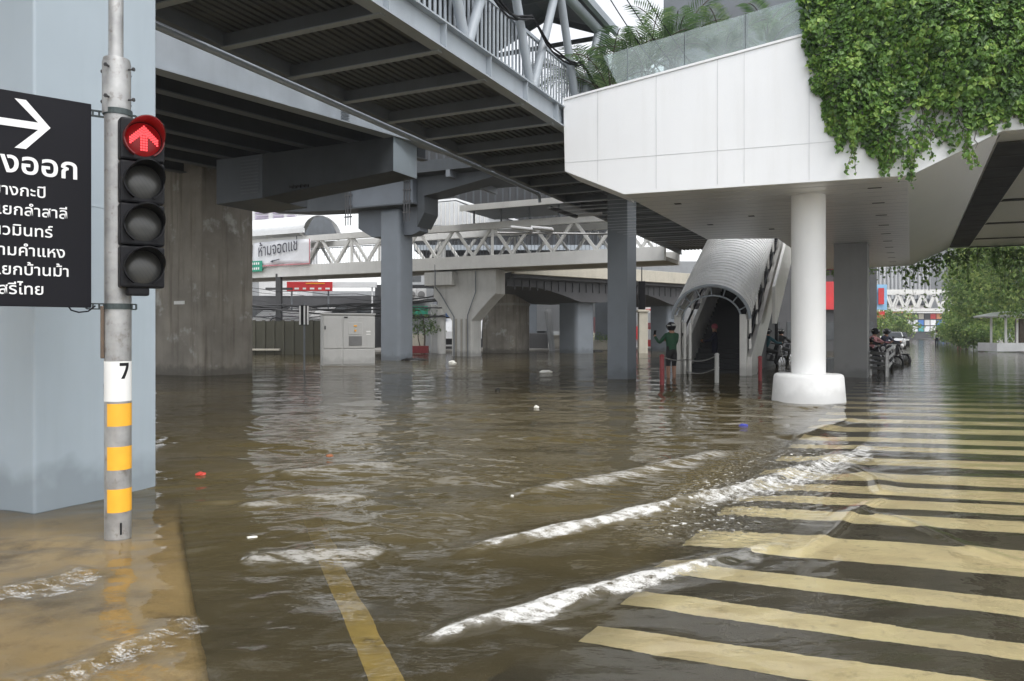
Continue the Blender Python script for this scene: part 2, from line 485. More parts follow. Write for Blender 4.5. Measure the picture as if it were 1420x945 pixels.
# ------------------------------------------------------------------ leaves
def leaf_cards(pts, normals, size, name, mat, parent, shade, droop=0.35, aspect=0.8, jitter=0.6):
    """pointed leaves: 6 vertices, 4 faces as quads (2 quads)"""
    n = len(pts)
    nr = normals + RNG.normal(0, jitter, (n, 3)); nr /= np.linalg.norm(nr, axis=1)[:, None]
    down = np.tile(np.array([0, 0, -1.0]), (n, 1)) + RNG.normal(0, 0.55, (n, 3))
    t = down - nr * np.sum(down * nr, axis=1)[:, None]; t /= (np.linalg.norm(t, axis=1)[:, None] + 1e-9)
    b = np.cross(nr, t)
    s = size * RNG.uniform(0.45, 1.45, n)[:, None]
    base = pts
    mid = base + t * s * 0.5 + nr * s * 0.12
    tip = base + t * s
    tip = tip - nr * s * droop * 0.4
    l1 = base + t * s * 0.35 + b * s * aspect * 0.5 - nr * s * 0.06
    r1 = base + t * s * 0.35 - b * s * aspect * 0.5 - nr * s * 0.06
    verts = np.stack([base, l1, tip, r1, mid], axis=1).reshape(-1, 3)
    idx = np.arange(n)[:, None] * 5
    q1 = idx + np.array([[0, 1, 2, 4]]); q2 = idx + np.array([[0, 4, 2, 3]])
    faces = np.concatenate([q1, q2])
    sh = np.repeat(shade, 5)
    return np_mesh(name, verts, faces, mat, parent, {'shade': ('POINT', sh)})
def vnoise2(x, y, seed=0):
    """cheap smooth noise in [-1,1]"""
    r = np.random.default_rng(seed); out = np.zeros_like(x)
    for k in range(9):
        a = r.uniform(0, 2 * math.pi); fq = r.uniform(0.6, 2.2); ph = r.uniform(0, 6.28)
        out += np.sin((x * math.cos(a) + y * math.sin(a)) * fq * 2 * math.pi + ph)
    return out / 4.0
def crown(parent, blobs, n, size, mat=None, name='crown', seed=0, up=0.4):
    """leaf clumps through the volume of several ellipsoids (c, rx, ry, rz)"""
    r = np.random.default_rng(seed); P = []; NN = []; SH = []
    vol = np.array([b[1] * b[2] * b[3] for b in blobs]) ** 0.75; vol /= vol.sum()
    for b, fr in zip(blobs, vol):
        ncl = max(6, int(n * fr / 22))
        d = r.normal(0, 1, (ncl, 3)); d /= np.linalg.norm(d, axis=1)[:, None]
        rad = r.uniform(0.45, 1.05, ncl) ** 0.6
        cc = np.array(b[0]) + d * rad[:, None] * np.array(b[1:4])
        tone = r.uniform(0.25, 0.85, ncl)
        for c, t, dd in zip(cc, tone, d):
            k = int(r.integers(14, 30))
            off = r.normal(0, 1, (k, 3)) * size * np.array([1.5, 1.5, 1.0])
            P.append(c + off); NN.append(np.tile(dd * 0.6 + np.array([0, 0, up]), (k, 1)))
            SH.append(np.clip(t + r.normal(0, 0.16, k), 0, 1))
    P = np.concatenate(P); NN = np.concatenate(NN); SH = np.concatenate(SH)
    return leaf_cards(P, NN, size, name, mat or M_tree, parent, SH, jitter=0.7)

# ================================================================== THE SETTING: ground, road, island, water
mb = MB(); mb.add([(-400, -60, -0.6), (400, -60, -0.6), (400, 500, -0.6), (-400, 500, -0.6)], [(0, 1, 2, 3)])
tag(mb.build('ground', M_asphalt), kind='structure')
mb = MB(); mb.add([(-60, -20, -0.10), (60, -20, -0.10), (60, 240, -0.10), (-60, 240, -0.10)], [(0, 1, 2, 3)])
tag(mb.build('road', M_asphalt), kind='structure')
RZ = -0.10
# traffic island under the shallow water on the left
isl = [(-0.55, -3.0), (-0.75, 1.6), (-1.14, 2.85), (-1.75, 4.1), (-2.33, 5.33), (-2.75, 6.3), (-3.3, 7.4), (-4.4, 8.2), (-9, 9.0), (-12, 6), (-12, -3.0)]
mb = MB(); mb.prism([(x, y, -0.16) for x, y in [(sunk(V(x, y, -0.035)).x, sunk(V(x, y, -.035)).y) if y > .5 else (x, y) for x, y in isl]], (0, 0, 0.125))
tag(mb.build('pavement', M_island, bevel=0.11, seg=5), kind='structure')

# zebra bars: left end (Y lo, Y hi) on the line of left ends, right end (Y lo, Y hi) measured further right
def left_pt(Y):
    k = (Y - 3.39) / 5.05
    return V(0.34 + 2.67 * k, Y, RZ + 0.004)
def right_pt(Y, px=1420):
    return V((px - CX) / F * Y, Y, RZ + 0.004)
bars = [((3.29, 3.50), (2.66, 2.89)), ((3.77, 3.98), (3.11, 3.28)), ((4.28, 4.47), (3.58, 3.82)), ((4.80, 5.21), (4.17, 4.68)),
        ((5.62, 5.89), (5.08, 5.39)), ((6.13, 6.36), (5.58, 5.9)), ((6.62, 6.9), (6.0, 6.38)), ((7.15, 7.45), (6.56, 7.0)),
        ((8.0, 8.35), (7.38, 7.87)), ((8.9, 9.2), (8.3, 8.64)), ((9.6, 9.95), (8.97, 9.4)), ((10.5, 10.95), (9.93, 10.46)),
        ((11.5, 11.95), (10.9, 11.4))]
for k in range(9):
    y = 12.5 + k * 0.98
    bars.append(((y, y + 0.5), (y - 0.6, y - 0.1)))
mb = MB()
for (l0, l1), (r0, r1) in bars:
    a, b, c, d = left_pt(l0), right_pt(r0), right_pt(r1), left_pt(l1)
    b = a + (b - a) * 1.6; c = d + (c - d) * 1.6
    n_ = 14
    mb.add([sunk(a.lerp(b, k / n_)) for k in range(n_ + 1)] + [sunk(d.lerp(c, k / n_)) for k in range(n_ + 1)], [(k, k + 1, n_ + 2 + k, n_ + 1 + k) for k in range(n_)])
tag(mb.build('zebra_markings', M_paint_y), kind='structure')
mb = MB(); p0 = H(535, 945, RZ + .004); p1 = H(455, 770, RZ + .004); d = (p1 - p0).normalized(); e = V(d.y, -d.x, 0) * 0.062
p0 = p0 - d * 3.5; p1 = p1 + d * 9
n_ = 16; q0, q1 = H(560, 1000, RZ + .004), p1
mb.add([sunk(q0.lerp(q1, k / n_) - e) for k in range(n_ + 1)] + [sunk(q0.lerp(q1, k / n_) + e) for k in range(n_ + 1)], [(k, k + 1, n_ + 2 + k, n_ + 1 + k) for k in range(n_)])
tag(mb.build('lane_line', M_paint_line), kind='structure')

# right bank pavement
mb = MB()
bank = [H(1308, 470.5, 0.1), H(1352, 474, 0.1), H(1395, 484, 0.1), H(1460, 494, 0.1), V(60, 32, 0.1), V(140, 60, .1), V(140, 230, .1), V(80, 230, .1)]
mb.prism([V(p.x, p.y, -0.3) for p in bank], (0, 0, 0.38))
tag(mb.build('bank_pavement', M_bankpave), kind='structure')
# left bank pavement at the shop fronts
mb = MB()
mb.prism([V(-70, 49, -.3), V(-12, 49, -.3), V(-6, 52, -.3), V(16, 58, -.3), V(26, 75, -.3), V(60, 140, -.3), V(60, 230, -.3), V(-70, 230, -.3)], (0, 0, 0.4))
tag(mb.build('shop_pavement', M_bankpave), kind='structure')

def seg_dist(x, y, pts):
    best = np.full(x.shape, 1e9); side = np.zeros(x.shape); par = np.zeros(x.shape)
    acc = 0; tot = sum(math.dist(pts[i], pts[i + 1]) for i in range(len(pts) - 1))
    for i in range(len(pts) - 1):
        ax, ay = pts[i]; bx, by = pts[i + 1]; dx, dy = bx - ax, by - ay; L2 = dx * dx + dy * dy; L = math.sqrt(L2)
        t = np.clip(((x - ax) * dx + (y - ay) * dy) / L2, 0, 1)
        qx = x - (ax + t * dx); qy = y - (ay + t * dy); dd = np.hypot(qx, qy)
        sd = (dx * qy - dy * qx) / L
        m = dd < best
        best = np.where(m, dd, best); side = np.where(m, np.sign(sd), side); par = np.where(m, (acc + t * L) / tot, par)
        acc += L
    return best * side, par
def smooth(a, b, x):
    t = np.clip((x - a) / (b - a), 0, 1); return t * t * (3 - 2 * t)
def w2(px, py):
    p = W(px, py); return (p.x, p.y)

def build_water():
    def axis(fine0, fine1, step, lo, hi, g):
        a = list(np.arange(fine0, fine1, step)); s = step; x = a[-1]
        while x < hi:
            s *= g; x += s; a.append(x)
        b = []; s = step; x = fine0
        while x > lo:
            s *= g; x -= s; b.append(x)
        return np.array(b[::-1] + a)
    xs = axis(-4.2, 5.6, 0.019, -160, 160, 1.035)
    ys = axis(2.3, 8.2, 0.017, -30, 330, 1.0105)
    # keep fewer rows behind the camera
    ys = np.concatenate([np.linspace(-30, 1.2, 40), ys[ys > 1.25]])
    X, Y = np.meshgrid(xs, ys)
    dxg = np.gradient(xs)[None, :] * np.ones_like(Y); dyg = np.gradient(ys)[:, None] * np.ones_like(X)
    cell = np.maximum(dxg, dyg)
    r = np.random.default_rng(5)
    wx = X + 0.16 * np.sin(0.9 * Y + 0.5 * X) + 0.07 * np.sin(2.3 * X - 1.1 * Y + 1.0) + 0.03 * np.sin(5.1 * Y + 3.3 * X)
    wy = Y + 0.14 * np.sin(1.1 * X - 0.4 * Y + 2.0) + 0.06 * np.sin(2.9 * X + 1.7 * Y) + 0.025 * np.sin(6.3 * X - 2.2 * Y + .6)
    h = np.zeros_like(X)
    # patchiness of the chop
    patch = 0.65 + 0.35 * np.sin(0.55 * X + 0.8 * np.sin(0.4 * Y)) * np.sin(0.42 * Y + 0.7 * np.sin(0.5 * X) + 1.0)
    patch2 = 0.52 + 0.62 * np.sin(1.3 * X + 1.7 * np.sin(0.9 * Y) + 2.) * np.sin(1.1 * Y + 1.2 * np.sin(0.8 * X))
    for k in range(56):
        lam = 0.11 * (2.6 / 0.11) ** (r.uniform() ** 1.1)
        ang = R(90) + r.normal(0.0, 0.42) + (R(10) if lam > .5 else 0)
        if r.uniform() < 0.12: ang = r.uniform(0, 6.28)
        kx, ky = math.cos(ang) * 2 * math.pi / lam, math.sin(ang) * 2 * math.pi / lam
        amp = 0.0030 * lam ** 1.12 * r.uniform(0.5, 1.3)
        att = smooth(2.5, 5.0, lam / cell)
        ph = r.uniform(0, 6.28)
        arg = kx * wx + ky * wy + ph
        base = np.sin(arg) + 0.25 * np.sin(2 * arg + .4) * smooth(2.5, 5, lam / 2 / cell)
        h += amp * att * base * (patch2 if lam < 0.4 else patch)
    # calm the shallow sheet over the zebra on the near right
    dz, pz = seg_dist(X, Y, [(0.10, 3.0), (0.34, 3.39), (3.01, 8.44), (8.0, 17.9)])
    right = smooth(-0.1, 0.9, -dz)
    h *= 1.0 - 0.62 * right
    # steep little crests running over the shallows
    foam = np.zeros_like(X); painted_sheen = np.zeros_like(X)  # pale mask for sky and white-wall reflections painted onto the water
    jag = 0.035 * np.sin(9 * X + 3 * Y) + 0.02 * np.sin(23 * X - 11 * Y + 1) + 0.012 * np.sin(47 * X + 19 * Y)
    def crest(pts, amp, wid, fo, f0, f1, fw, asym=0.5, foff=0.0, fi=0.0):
        nonlocal h, foam, painted_sheen
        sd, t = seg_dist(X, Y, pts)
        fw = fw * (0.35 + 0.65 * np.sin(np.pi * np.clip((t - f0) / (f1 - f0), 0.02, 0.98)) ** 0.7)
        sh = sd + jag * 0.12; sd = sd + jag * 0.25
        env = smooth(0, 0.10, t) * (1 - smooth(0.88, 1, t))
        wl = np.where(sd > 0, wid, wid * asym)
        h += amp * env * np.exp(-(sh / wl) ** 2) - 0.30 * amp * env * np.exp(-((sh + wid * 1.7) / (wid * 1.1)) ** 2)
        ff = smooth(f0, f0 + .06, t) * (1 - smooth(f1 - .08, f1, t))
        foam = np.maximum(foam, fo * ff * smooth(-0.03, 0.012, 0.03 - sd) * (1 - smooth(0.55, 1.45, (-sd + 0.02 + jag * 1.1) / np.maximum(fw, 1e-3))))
        painted_sheen = np.maximum(painted_sheen, fi * env * smooth(-0.02, 0.015, 0.04 - sd) * (1 - smooth(0.5, 1.5, (-sd + jag) / (1.3 * wid * np.sin(np.pi * np.clip(t, 0.03, 0.97)) ** 0.8))))
    crest([w2(560, 900), w2(660, 868), w2(760, 835), w2(840, 815), w2(925, 798), w2(1010, 778), w2(1090, 752)], 0.026, 0.10, 1.0, 0.02, 0.78, 0.12, fi=0.25)  # froth, with the reflected sky painted into its white
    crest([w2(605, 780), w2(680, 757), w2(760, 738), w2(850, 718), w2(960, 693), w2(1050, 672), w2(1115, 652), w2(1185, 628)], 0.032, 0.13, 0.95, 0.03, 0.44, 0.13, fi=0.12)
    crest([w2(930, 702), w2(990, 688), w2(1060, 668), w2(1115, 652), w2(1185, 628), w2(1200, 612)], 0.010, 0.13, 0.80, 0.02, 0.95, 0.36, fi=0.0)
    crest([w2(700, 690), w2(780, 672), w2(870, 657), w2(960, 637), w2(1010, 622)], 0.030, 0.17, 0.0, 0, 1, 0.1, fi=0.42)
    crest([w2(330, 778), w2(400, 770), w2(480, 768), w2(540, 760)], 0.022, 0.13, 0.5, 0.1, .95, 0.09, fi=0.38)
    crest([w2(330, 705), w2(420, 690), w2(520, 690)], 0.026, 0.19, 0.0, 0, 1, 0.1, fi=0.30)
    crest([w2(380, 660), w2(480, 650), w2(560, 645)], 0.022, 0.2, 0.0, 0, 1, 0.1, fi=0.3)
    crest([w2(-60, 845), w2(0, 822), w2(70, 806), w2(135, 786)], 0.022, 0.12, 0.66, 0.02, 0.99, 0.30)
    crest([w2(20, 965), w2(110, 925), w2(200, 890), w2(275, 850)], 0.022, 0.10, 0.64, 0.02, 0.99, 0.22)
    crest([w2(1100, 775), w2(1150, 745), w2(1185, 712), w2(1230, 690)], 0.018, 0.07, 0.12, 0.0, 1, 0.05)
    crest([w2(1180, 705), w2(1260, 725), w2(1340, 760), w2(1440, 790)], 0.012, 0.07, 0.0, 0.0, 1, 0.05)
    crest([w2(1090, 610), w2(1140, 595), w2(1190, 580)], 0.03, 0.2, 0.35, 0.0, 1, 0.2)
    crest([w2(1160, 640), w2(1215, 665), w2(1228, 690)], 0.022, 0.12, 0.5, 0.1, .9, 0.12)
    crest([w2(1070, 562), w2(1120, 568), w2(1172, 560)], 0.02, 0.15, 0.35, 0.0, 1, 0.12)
    # chop at the left ends of the bars, its sparkle painted as foam
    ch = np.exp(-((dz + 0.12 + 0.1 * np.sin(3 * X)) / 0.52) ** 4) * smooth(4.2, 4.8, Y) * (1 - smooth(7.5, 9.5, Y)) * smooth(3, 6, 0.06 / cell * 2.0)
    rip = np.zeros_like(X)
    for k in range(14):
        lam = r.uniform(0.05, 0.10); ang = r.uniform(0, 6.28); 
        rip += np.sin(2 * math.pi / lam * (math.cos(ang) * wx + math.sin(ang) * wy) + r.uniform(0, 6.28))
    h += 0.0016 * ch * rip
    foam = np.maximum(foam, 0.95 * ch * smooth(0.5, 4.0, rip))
    # how far one sees into the water: shallow sheets are clear, the channel is turbid
    clear = 0.90 * smooth(-0.35, 0.35, -dz) * (1 - 0.55 * smooth(9, 20, Y))
    di, _ = seg_dist(X, Y, [(-0.55, -3.0), (-0.75, 1.6), (-1.14, 2.85), (-1.75, 4.1), (-2.33, 5.33), (-2.75, 6.3)])
    isle = 0.80 * smooth(-0.03, 0.03, di) * (1 - smooth(4.6, 6.2, Y))
    dl, _ = seg_dist(X, Y, [(-0.2, 1.5), (-0.49, 2.93), (-1.12, 4.6), (-1.5, 5.6)])
    mid = 0.60 * (1 - smooth(3.1, 5.6, Y))
    clear = np.maximum(np.maximum(clear, isle), mid)
    clear = np.clip(clear - 0.25 * foam, 0, 1)
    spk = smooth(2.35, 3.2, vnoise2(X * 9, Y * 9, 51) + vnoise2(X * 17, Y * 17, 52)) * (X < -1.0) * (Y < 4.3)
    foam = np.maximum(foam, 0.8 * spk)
    rag = 0.80 + 0.10 * vnoise2(X * 2.6 + 0.5 * Y, Y * 5.0, 41) + 0.12 * vnoise2(X * 6 - 5 * Y, X * 4 + Y * 9, 42) + 0.16 * vnoise2(X * 12 - 9 * Y, X * 6 + Y * 10, 43)
    foam = np.clip(foam * np.clip(rag, 0.2, 1.25), 0, 1.0)
    ny, nx = X.shape
    verts = np.stack([X, Y, h], axis=-1).reshape(-1, 3)
    i = (np.arange(ny - 1)[:, None] * nx + np.arange(nx - 1)[None, :]).ravel()
    faces = np.stack([i, i + 1, i + nx + 1, i + nx], axis=1)
    m, nt, bs = _mat('flood_water'); nt.nodes.remove(bs)
    out = nt.nodes['Material Output']
    g = N(nt, 'ShaderNodeNewGeometry'); pos = g.outputs['Position']
    cd = N(nt, 'ShaderNodeVectorMath', operation='LENGTH'); nt.links.new(pos, cd.inputs[0])
    # ripples finer than the mesh
    n1 = noise(nt, pos, 9.0, 3, 0.6, (0.75, 1.25, 1)); n2 = noise(nt, pos, 2.2, 3, 0.6, (0.6, 1.3, 1))
    b1 = N(nt, 'ShaderNodeBump'); b1.inputs['Distance'].default_value = 0.010; b1.inputs['Strength'].default_value = 0.30
    nt.links.new(n1, b1.inputs['Height'])
    b2 = N(nt, 'ShaderNodeBump'); b2.inputs['Distance'].default_value = 0.05; b2.inputs['Strength'].default_value = 1.0
    far = ramp(nt, cd.outputs['Value'], 6, 25, 0.0, 0.5)
    nt.links.new(far, b2.inputs['Strength'])
    nt.links.new(n2, b2.inputs['Height']); nt.links.new(b1.outputs[0], b2.inputs['Normal'])
    nrm = b2.outputs[0]
    fr = N(nt, 'ShaderNodeFresnel'); fr.inputs[0].default_value = 1.34; nt.links.new(nrm, fr.inputs['Normal'])
    gl = N(nt, 'ShaderNodeBsdfGlossy'); gl.inputs['Roughness'].default_value = 0.05; nt.links.new(nrm, gl.inputs['Normal'])
    df = N(nt, 'ShaderNodeBsdfDiffuse')
    nsed = noise(nt, pos, 0.9, 5, 0.65, (0.8, 1.6, 1))
    nt.links.new(mixcol(nt, ramp(nt, nsed, 0.3, 0.7), (0.080, 0.064, 0.030), (0.126, 0.101, 0.051)), df.inputs[0])
    tr = N(nt, 'ShaderNodeBsdfRefraction'); tr.inputs[0].default_value = (0.98, 0.96, 0.89, 1); tr.inputs['Roughness'].default_value = 0.0; tr.inputs['IOR'].default_value = 1.33; nt.links.new(nrm, tr.inputs['Normal'])
    ac = N(nt, 'ShaderNodeAttribute', attribute_name='clear'); af = N(nt, 'ShaderNodeAttribute', attribute_name='foam')
    body = N(nt, 'ShaderNodeMixShader'); nt.links.new(ac.outputs['Fac'], body.inputs[0])
    nt.links.new(df.outputs[0], body.inputs[1]); nt.links.new(tr.outputs[0], body.inputs[2])
    sf = N(nt, 'ShaderNodeMixShader'); nt.links.new(fr.outputs[0], sf.inputs[0])
    nt.links.new(body.outputs[0], sf.inputs[1]); nt.links.new(gl.outputs[0], sf.inputs[2])
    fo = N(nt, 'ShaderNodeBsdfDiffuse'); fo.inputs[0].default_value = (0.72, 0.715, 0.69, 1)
    nf = noise(nt, pos, 105.0, 3, 0.65, (0.7, 1.2, 1)); nf2 = noise(nt, pos, 9.0, 4, 0.6)
    sub = N(nt, 'ShaderNodeMath', operation='MULTIPLY_ADD'); nt.links.new(nf, sub.inputs[0]); sub.inputs[1].default_value = 2.9
    nt.links.new(nf2, sub.inputs[2])
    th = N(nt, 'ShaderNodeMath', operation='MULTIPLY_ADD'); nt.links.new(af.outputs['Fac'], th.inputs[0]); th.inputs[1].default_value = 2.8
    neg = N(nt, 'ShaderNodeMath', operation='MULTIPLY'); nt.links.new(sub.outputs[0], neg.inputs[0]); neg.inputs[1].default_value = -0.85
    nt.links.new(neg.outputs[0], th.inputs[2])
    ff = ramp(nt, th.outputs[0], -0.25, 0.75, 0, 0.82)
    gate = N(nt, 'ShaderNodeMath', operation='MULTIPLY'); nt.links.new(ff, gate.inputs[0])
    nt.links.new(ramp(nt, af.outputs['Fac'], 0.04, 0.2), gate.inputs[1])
    afi = N(nt, 'ShaderNodeAttribute', attribute_name='painted_sheen')
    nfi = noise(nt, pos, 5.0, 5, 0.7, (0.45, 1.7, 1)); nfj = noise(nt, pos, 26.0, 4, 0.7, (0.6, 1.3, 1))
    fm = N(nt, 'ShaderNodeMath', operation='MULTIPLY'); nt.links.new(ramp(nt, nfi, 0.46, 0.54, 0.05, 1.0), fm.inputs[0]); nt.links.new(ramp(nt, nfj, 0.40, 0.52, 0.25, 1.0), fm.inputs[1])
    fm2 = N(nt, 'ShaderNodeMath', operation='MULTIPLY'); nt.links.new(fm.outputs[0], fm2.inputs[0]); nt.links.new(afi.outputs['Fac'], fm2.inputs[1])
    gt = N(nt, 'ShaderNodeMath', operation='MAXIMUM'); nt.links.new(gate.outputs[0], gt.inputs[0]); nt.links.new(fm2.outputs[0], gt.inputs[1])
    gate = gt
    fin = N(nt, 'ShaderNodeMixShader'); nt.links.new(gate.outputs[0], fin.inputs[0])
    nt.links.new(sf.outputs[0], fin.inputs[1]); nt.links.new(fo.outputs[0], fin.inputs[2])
    nt.links.new(fin.outputs[0], out.inputs[0])
    o = np_mesh('water', verts, faces, m, None, {'foam': ('POINT', foam.ravel()), 'clear': ('POINT', clear.ravel()), 'painted_sheen': ('POINT', painted_sheen.ravel())}, smooth=True)
    tag(o, kind='structure')
build_water()

# ================================================================== LARGE STRUCTURES
# ---- big steel clad column on the left
c0 = W(47, 713); c1 = W(217, 674)
da = (c1 - c0); side = da.length; da.normalize(); db = V(-da.y, da.x, 0)
t = thing('steel_column', 'large square pale grey-blue column right behind the traffic light', 'column', (c0 + (c1 - c0) / 2 + db * side / 2))
ctr = c0 + da * side / 2 + db * side / 2
mb = MB(); mb.box(ctr + Z * 3.5, side, side, 8.4, da, db); mb.build('shaft', M_column, t, bevel=0.018, seg=3)
mb = MB()
for zz in (2.2, 5.2): mb.box(ctr + Z * zz, side + 0.006, side + 0.006, 0.012, da, db)
mb.build('weld_seam', M_column, t)

# ---- upper skywalk (steel truss footbridge overhead)
def Rp(Y, z=5.13): return V(0.98 + 0.486 * (Y - 14.45), Y, z)
def Lp_from(Rpt):
    wd = (Rpt.x - 1.01 - 0.4538 * (Rpt.y - 21.2)) / (0.905 + 0.1933)
    return V(Rpt.x - 0.905 * wd, Rpt.y + 0.426 * wd, Rpt.z)
SKY = thing('skywalk', 'grey steel skywalk with tube truss, picket railing and dark ribbed underside overhead', 'skywalk', Rp(10, 0))
Y0, Y1 = -6.0, 36.0
ru = (Rp(Y1) - Rp(Y0)).normalized()
mb = MB()   # deck sheet with ribs
a, b = Rp(Y0, 5.36), Rp(Y1, 5.36); la, lb = Lp_from(a), Lp_from(b)
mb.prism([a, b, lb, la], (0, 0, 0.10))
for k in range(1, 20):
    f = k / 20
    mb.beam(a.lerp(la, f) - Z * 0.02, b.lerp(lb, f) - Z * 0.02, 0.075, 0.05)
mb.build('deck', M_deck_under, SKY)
for k in range(30):   # floor beams
    y = -4 + 1.2 * k
    if y > 33: break
    p = Rp(y, 5.22); q = Lp_from(p)
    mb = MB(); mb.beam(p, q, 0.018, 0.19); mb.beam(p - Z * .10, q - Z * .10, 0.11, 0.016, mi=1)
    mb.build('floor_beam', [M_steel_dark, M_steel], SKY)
mb = MB()   # right edge girder, an I section
for z, ww, hh in ((5.14, 0.20, 0.022), (5.50, 0.22, 0.024)):
    mb.beam(Rp(Y0, z), Rp(Y1, z), ww, hh)
mb.beam(Rp(Y0, 5.32), Rp(Y1, 5.32), 0.02, 0.35)
for k in range(34):
    y = -4 + 1.2 * k
    if y > 34: break
    mb.box(Rp(y, 5.32) + V(.05, -.02, 0), 0.014, 0.09, 0.34, ru, V(ru.y, -ru.x, 0))
mb.build('edge_girder', M_steel, SKY)
mb = MB()
l0, l1 = Lp_from(Rp(Y0, 5.14)), Lp_from(Rp(Y1, 5.14)); lr = Lp_from(Rp(22.0, 5.14))
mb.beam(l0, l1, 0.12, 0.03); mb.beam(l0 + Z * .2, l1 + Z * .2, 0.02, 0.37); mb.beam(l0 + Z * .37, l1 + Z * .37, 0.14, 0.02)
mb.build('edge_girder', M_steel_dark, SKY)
mb = MB()
pe = H(760, 270, 5.05)
l2 = l0 + (l1 - l0) * 0.2; ld = (l1 - l0).normalized()
k0 = l0 + V(-.1, .05, -.06); kk = (pe - k0); L = kk.dot(ld)
mb.path([k0, k0 + ld * (L - .1), k0 + ld * L - Z * .05, k0 + ld * (L + .05) - Z * .22], 0.045, 10)
mb.build('drain_pipe', M_steel, SKY, smooth=True)
# truss on the right side: nodes every 2.1 m
nodes = [11.1 + 2.08 * k for k in range(-7, 9)]
top = 7.75
for k, y in enumerate(nodes):
    b0 = Rp(y, 5.52) + EW * -0.02
    for dy in (-1.0, 1.0):
        t1 = Rp(y + dy * 1.04, top)
        mb = MB(); mb.tube(b0 + ru * (0.05 * dy), t1 - ru * (.06 * dy), 0.078, n=14); mb.build('truss_tube', M_steel, SKY, smooth=True)
for zz in (top,):
    mb = MB(); mb.tube(Rp(nodes[0] - 1, zz), Rp(nodes[-1] + 1, zz), 0.10, n=14); mb.build('top_chord', M_steel, SKY, smooth=True)
mb = MB()   # picket railing, set in a little
rin = -EW * 0.16
mb.beam(Rp(-3, 6.55) + rin, Rp(28, 6.55) + rin, 0.05, 0.06); mb.beam(Rp(-3, 5.62) + rin, Rp(28, 5.62) + rin, 0.04, 0.04)
n = 250
for k in range(n):
    p = Rp(-3 + 31 * k / n, 5.62) + rin
    mb.box(p + Z * 0.46, 0.055, 0.016, 0.92, ru, V(ru.y, -ru.x, 0))
mb.build('railing', M_steel, SKY)
mb = MB()   # left railing
lin = EW * 0.1
for zz in (6.55, 6.1, 5.7): mb.beam(Lp_from(Rp(-3, zz)) + lin, Lp_from(Rp(28, zz)) + lin, 0.04, 0.05)
for k in range(120):
    p = Lp_from(Rp(-3 + 31 * k / 120, 5.5)) + lin; mb.box(p + Z * 0.5, 0.05, 0.016, 1.05, ru, V(ru.y, -ru.x, 0))
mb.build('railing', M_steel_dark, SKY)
mb = MB()   # bundle of black cables wrapped along the truss
pts = []
for k in range(40):
    y = 6 + 10.4 * k / 39
    s = abs(math.sin((y - 11.1) / 2.08 * math.pi + 0.3))
    pts.append(Rp(y, 6.62 - 0.28 * s + 0.03 * math.sin(5 * y)) + EW * 0.10)
for q in range(3):
    mb.path([p + V(0.02 * q, 0, 0.035 * math.sin(q * 2 + p.y * 3)) for p in pts], 0.018, 6)
mb.build('cable', M_black, SKY, smooth=True)
# roof over the skywalk
ROOFEND = 16.9
def roofpt(y, off, z): return Rp(y, z) + EW * off
mb = MB()
ya, yb = -5.0, ROOFEND
for (o0, z0, o1, z1) in ((0.12, 7.92, -1.45, 8.55), (-1.45, 8.55, -3.05, 7.92)):
    p = [roofpt(ya, o0, z0), roofpt(yb, o0, z0), roofpt(yb, o1, z1), roofpt(ya, o1, z1)]
    mb.prism(p, (0, 0, 0.035))
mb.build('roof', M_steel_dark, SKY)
mb = MB()
mb.beam(roofpt(ya, 0.17, 7.93), roofpt(yb, 0.17, 7.93), 0.10, 0.16)
mb.build('gutter', M_steel, SKY)
for k in range(10):
    y = -2 + 2.08 * k
    if y > ROOFEND: break
    mb = MB(); mb.beam(roofpt(y, 0.05, 7.84), roofpt(y, -1.45, 8.46), 0.06, 0.12); mb.beam(roofpt(y, -2.95, 7.84), roofpt(y, -1.45, 8.46), 0.06, 0.12)
    mb.beam(roofpt(y, 0.05, 7.80), roofpt(y, -2.95, 7.80), 0.06, 0.09)
    mb.build('rafter', M_steel_dark, SKY)

# ---- lower steel deck with white girder and its crosshead
g0 = H(216, 99, 5.85); g1 = H(631, 216, 5.85); gd = (g1 - g0).normalized(); gp = V(-gd.y, gd.x, 0)   # gp: to the left
LD = thing('steel_deck', 'dark steel deck behind a pale plate girder, resting on the crosshead', 'deck', V(g0.x, g0.y, 0))
gs = g0 - gd * 9; ge = g1 + gd * 0.3
mb = MB(); mb.beam(gs + Z * 0.62 + gp * .02, ge + Z * 0.62 + gp * .02, 0.03, 1.22); mb.beam(gs + Z * .012, ge + Z * .012, 0.34, 0.024); mb.beam(gs + Z * 1.2, ge + Z * 1.2, 0.34, 0.03)
for k in range(3):
    p = gs + gd * (13.0 + 3.2 * k)
mb.build('plate_girder', M_steel, LD)
# label panel of louvres on the girder
pl = ray_plane(478, 160, g0 - gp * 0.0, gp); 
mb = MB()
for k in range(5): mb.box(pl - gp * 0.02 + Z * (-.12 + .06 * k), 0.22, 0.02, 0.02, gd, gp)
mb.build('vent', M_steel_dark, LD)
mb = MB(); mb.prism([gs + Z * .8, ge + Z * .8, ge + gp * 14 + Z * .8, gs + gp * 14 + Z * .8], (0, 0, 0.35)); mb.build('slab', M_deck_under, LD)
for k in range(1, 9):
    off = gp * (1.35 * k)
    mb = MB(); mb.beam(gs + off + Z * .45, ge + off + Z * .45, 0.03, 0.7); mb.beam(gs + off + Z * .11, ge + off + Z * .11, 0.26, 0.025, mi=1)
    mb.build('stringer', [M_xhead, M_steel_dark], LD)

